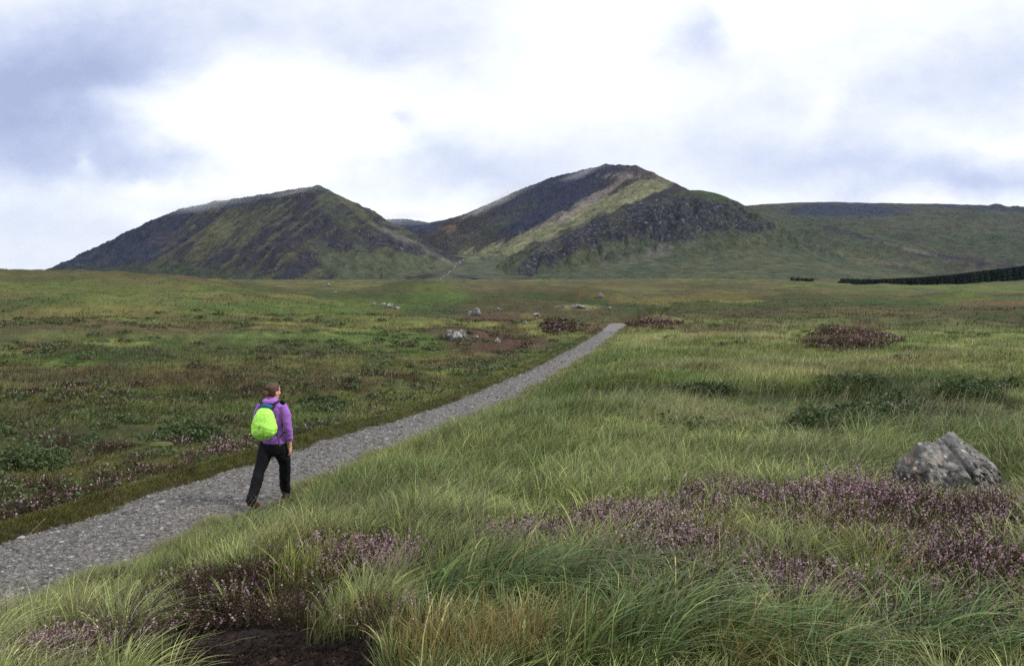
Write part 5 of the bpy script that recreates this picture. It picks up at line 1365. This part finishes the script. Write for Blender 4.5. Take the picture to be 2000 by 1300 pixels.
sd = bpy.data.lights.new('sun', 'SUN'); sd.energy = 1.9; sd.angle = math.radians(11); sd.color = (1, .96, .9)
so = bpy.data.objects.new('sun', sd); COL.objects.link(so)
el, azr_ = math.radians(SUN_EL), math.radians(SUN_AZ)
dirv = Vector((math.sin(azr_) * math.cos(el), math.cos(azr_) * math.cos(el), math.sin(el)))
so.rotation_euler = dirv.to_track_quat('Z', 'Y').to_euler()

def build_cloud():
    m = bpy.data.materials.new('hill_cloud'); m.use_nodes = True; t = m.node_tree; t.nodes.clear()
    ou = t.nodes.new('ShaderNodeOutputMaterial'); v = t.nodes.new('ShaderNodeVolumePrincipled'); v.inputs['Color'].default_value = (.97, .98, 1, 1); v.inputs['Anisotropy'].default_value = .3
    tc_ = t.nodes.new('ShaderNodeTexCoord')
    ln = t.nodes.new('ShaderNodeVectorMath'); ln.operation = 'LENGTH'; t.links.new(tc_.outputs['Object'], ln.inputs[0])
    nz = t.nodes.new('ShaderNodeTexNoise'); nz.inputs['Scale'].default_value = 1.5; nz.inputs['Detail'].default_value = 3; t.links.new(tc_.outputs['Object'], nz.inputs['Vector'])
    f = maprange(t, ln.outputs['Value'], 1.0, .15, 0, 1); g = maprange(t, nz.outputs['Fac'], .38, .68, 0, 1)
    mu = t.nodes.new('ShaderNodeMath'); mu.operation = 'MULTIPLY'; t.links.new(f, mu.inputs[0]); t.links.new(g, mu.inputs[1])
    mu2 = t.nodes.new('ShaderNodeMath'); mu2.operation = 'MULTIPLY'; t.links.new(mu.outputs[0], mu2.inputs[0]); mu2.inputs[1].default_value = .0055
    t.links.new(mu2.outputs[0], v.inputs['Density']); t.links.new(v.outputs[0], ou.inputs['Volume'])
    bm = bmesh.new(); bmesh.ops.create_icosphere(bm, subdivisions=3, radius=1); me = bpy.data.meshes.new('cloud'); bm.to_mesh(me); bm.free(); me.materials.append(m)
    for (px, py, d, rx, ry, rz, tilt, lab) in ((430, 394, 3010, 300, 160, 32, .12, 'thin wisp of cloud trailing over the ridge of the rounded mountain'), (585, 374, 2880, 130, 100, 22, .1, 'small wisp of cloud near the top of the rounded mountain'),
                                       (975, 391, 4200, 260, 170, 70, .45, 'wisp of cloud spilling over the dark shoulder of the highest mountain'), (1140, 338, 3990, 140, 110, 30, .25, 'thin wisp of cloud beside the highest summit'),
                                       (780, 424, 4600, 300, 160, 50, .0, 'grey cloud sitting on the far pass between the two mountains')):
        o = bpy.data.objects.new('cloud', me); COL.objects.link(o); o.location = P(px, py, d); o.scale = (rx, ry, rz); o.rotation_euler = (0, -tilt, 0)
        tag(o, lab, 'cloud', 'wisps of cloud on the mountains', 'stuff')
build_cloud()



def build_haze():
    bm = bmesh.new(); bmesh.ops.create_cube(bm, size=1); me = bpy.data.meshes.new('haze'); bm.to_mesh(me); bm.free()
    o = bpy.data.objects.new('haze', me); COL.objects.link(o)
    o.scale = (15200, 15200, 860); o.location = (0, 0, 860 / 2 - 60)
    m = bpy.data.materials.new('thin_air_haze'); m.use_nodes = True; t = m.node_tree; t.nodes.clear()
    ou = t.nodes.new('ShaderNodeOutputMaterial'); v = t.nodes.new('ShaderNodeVolumePrincipled')
    v.inputs['Color'].default_value = (.52, .64, 1.0, 1); v.inputs['Density'].default_value = .000012; v.inputs['Anisotropy'].default_value = .2
    t.links.new(v.outputs[0], ou.inputs['Volume']); me.materials.append(m)
    tag(o, 'thin blue air haze over the whole moor', 'haze', kind='stuff')
build_haze()

scene.view_settings.view_transform = 'Standard'; scene.view_settings.look = 'None'
scene.view_settings.exposure = 0.42; scene.view_settings.gamma = 1.0
scene.render.engine = 'CYCLES'
scene.cycles.max_bounces = 5; scene.cycles.diffuse_bounces = 1; scene.cycles.volume_bounces = 3; scene.cycles.volume_step_rate = 0.5
scene.cycles.use_denoising = False
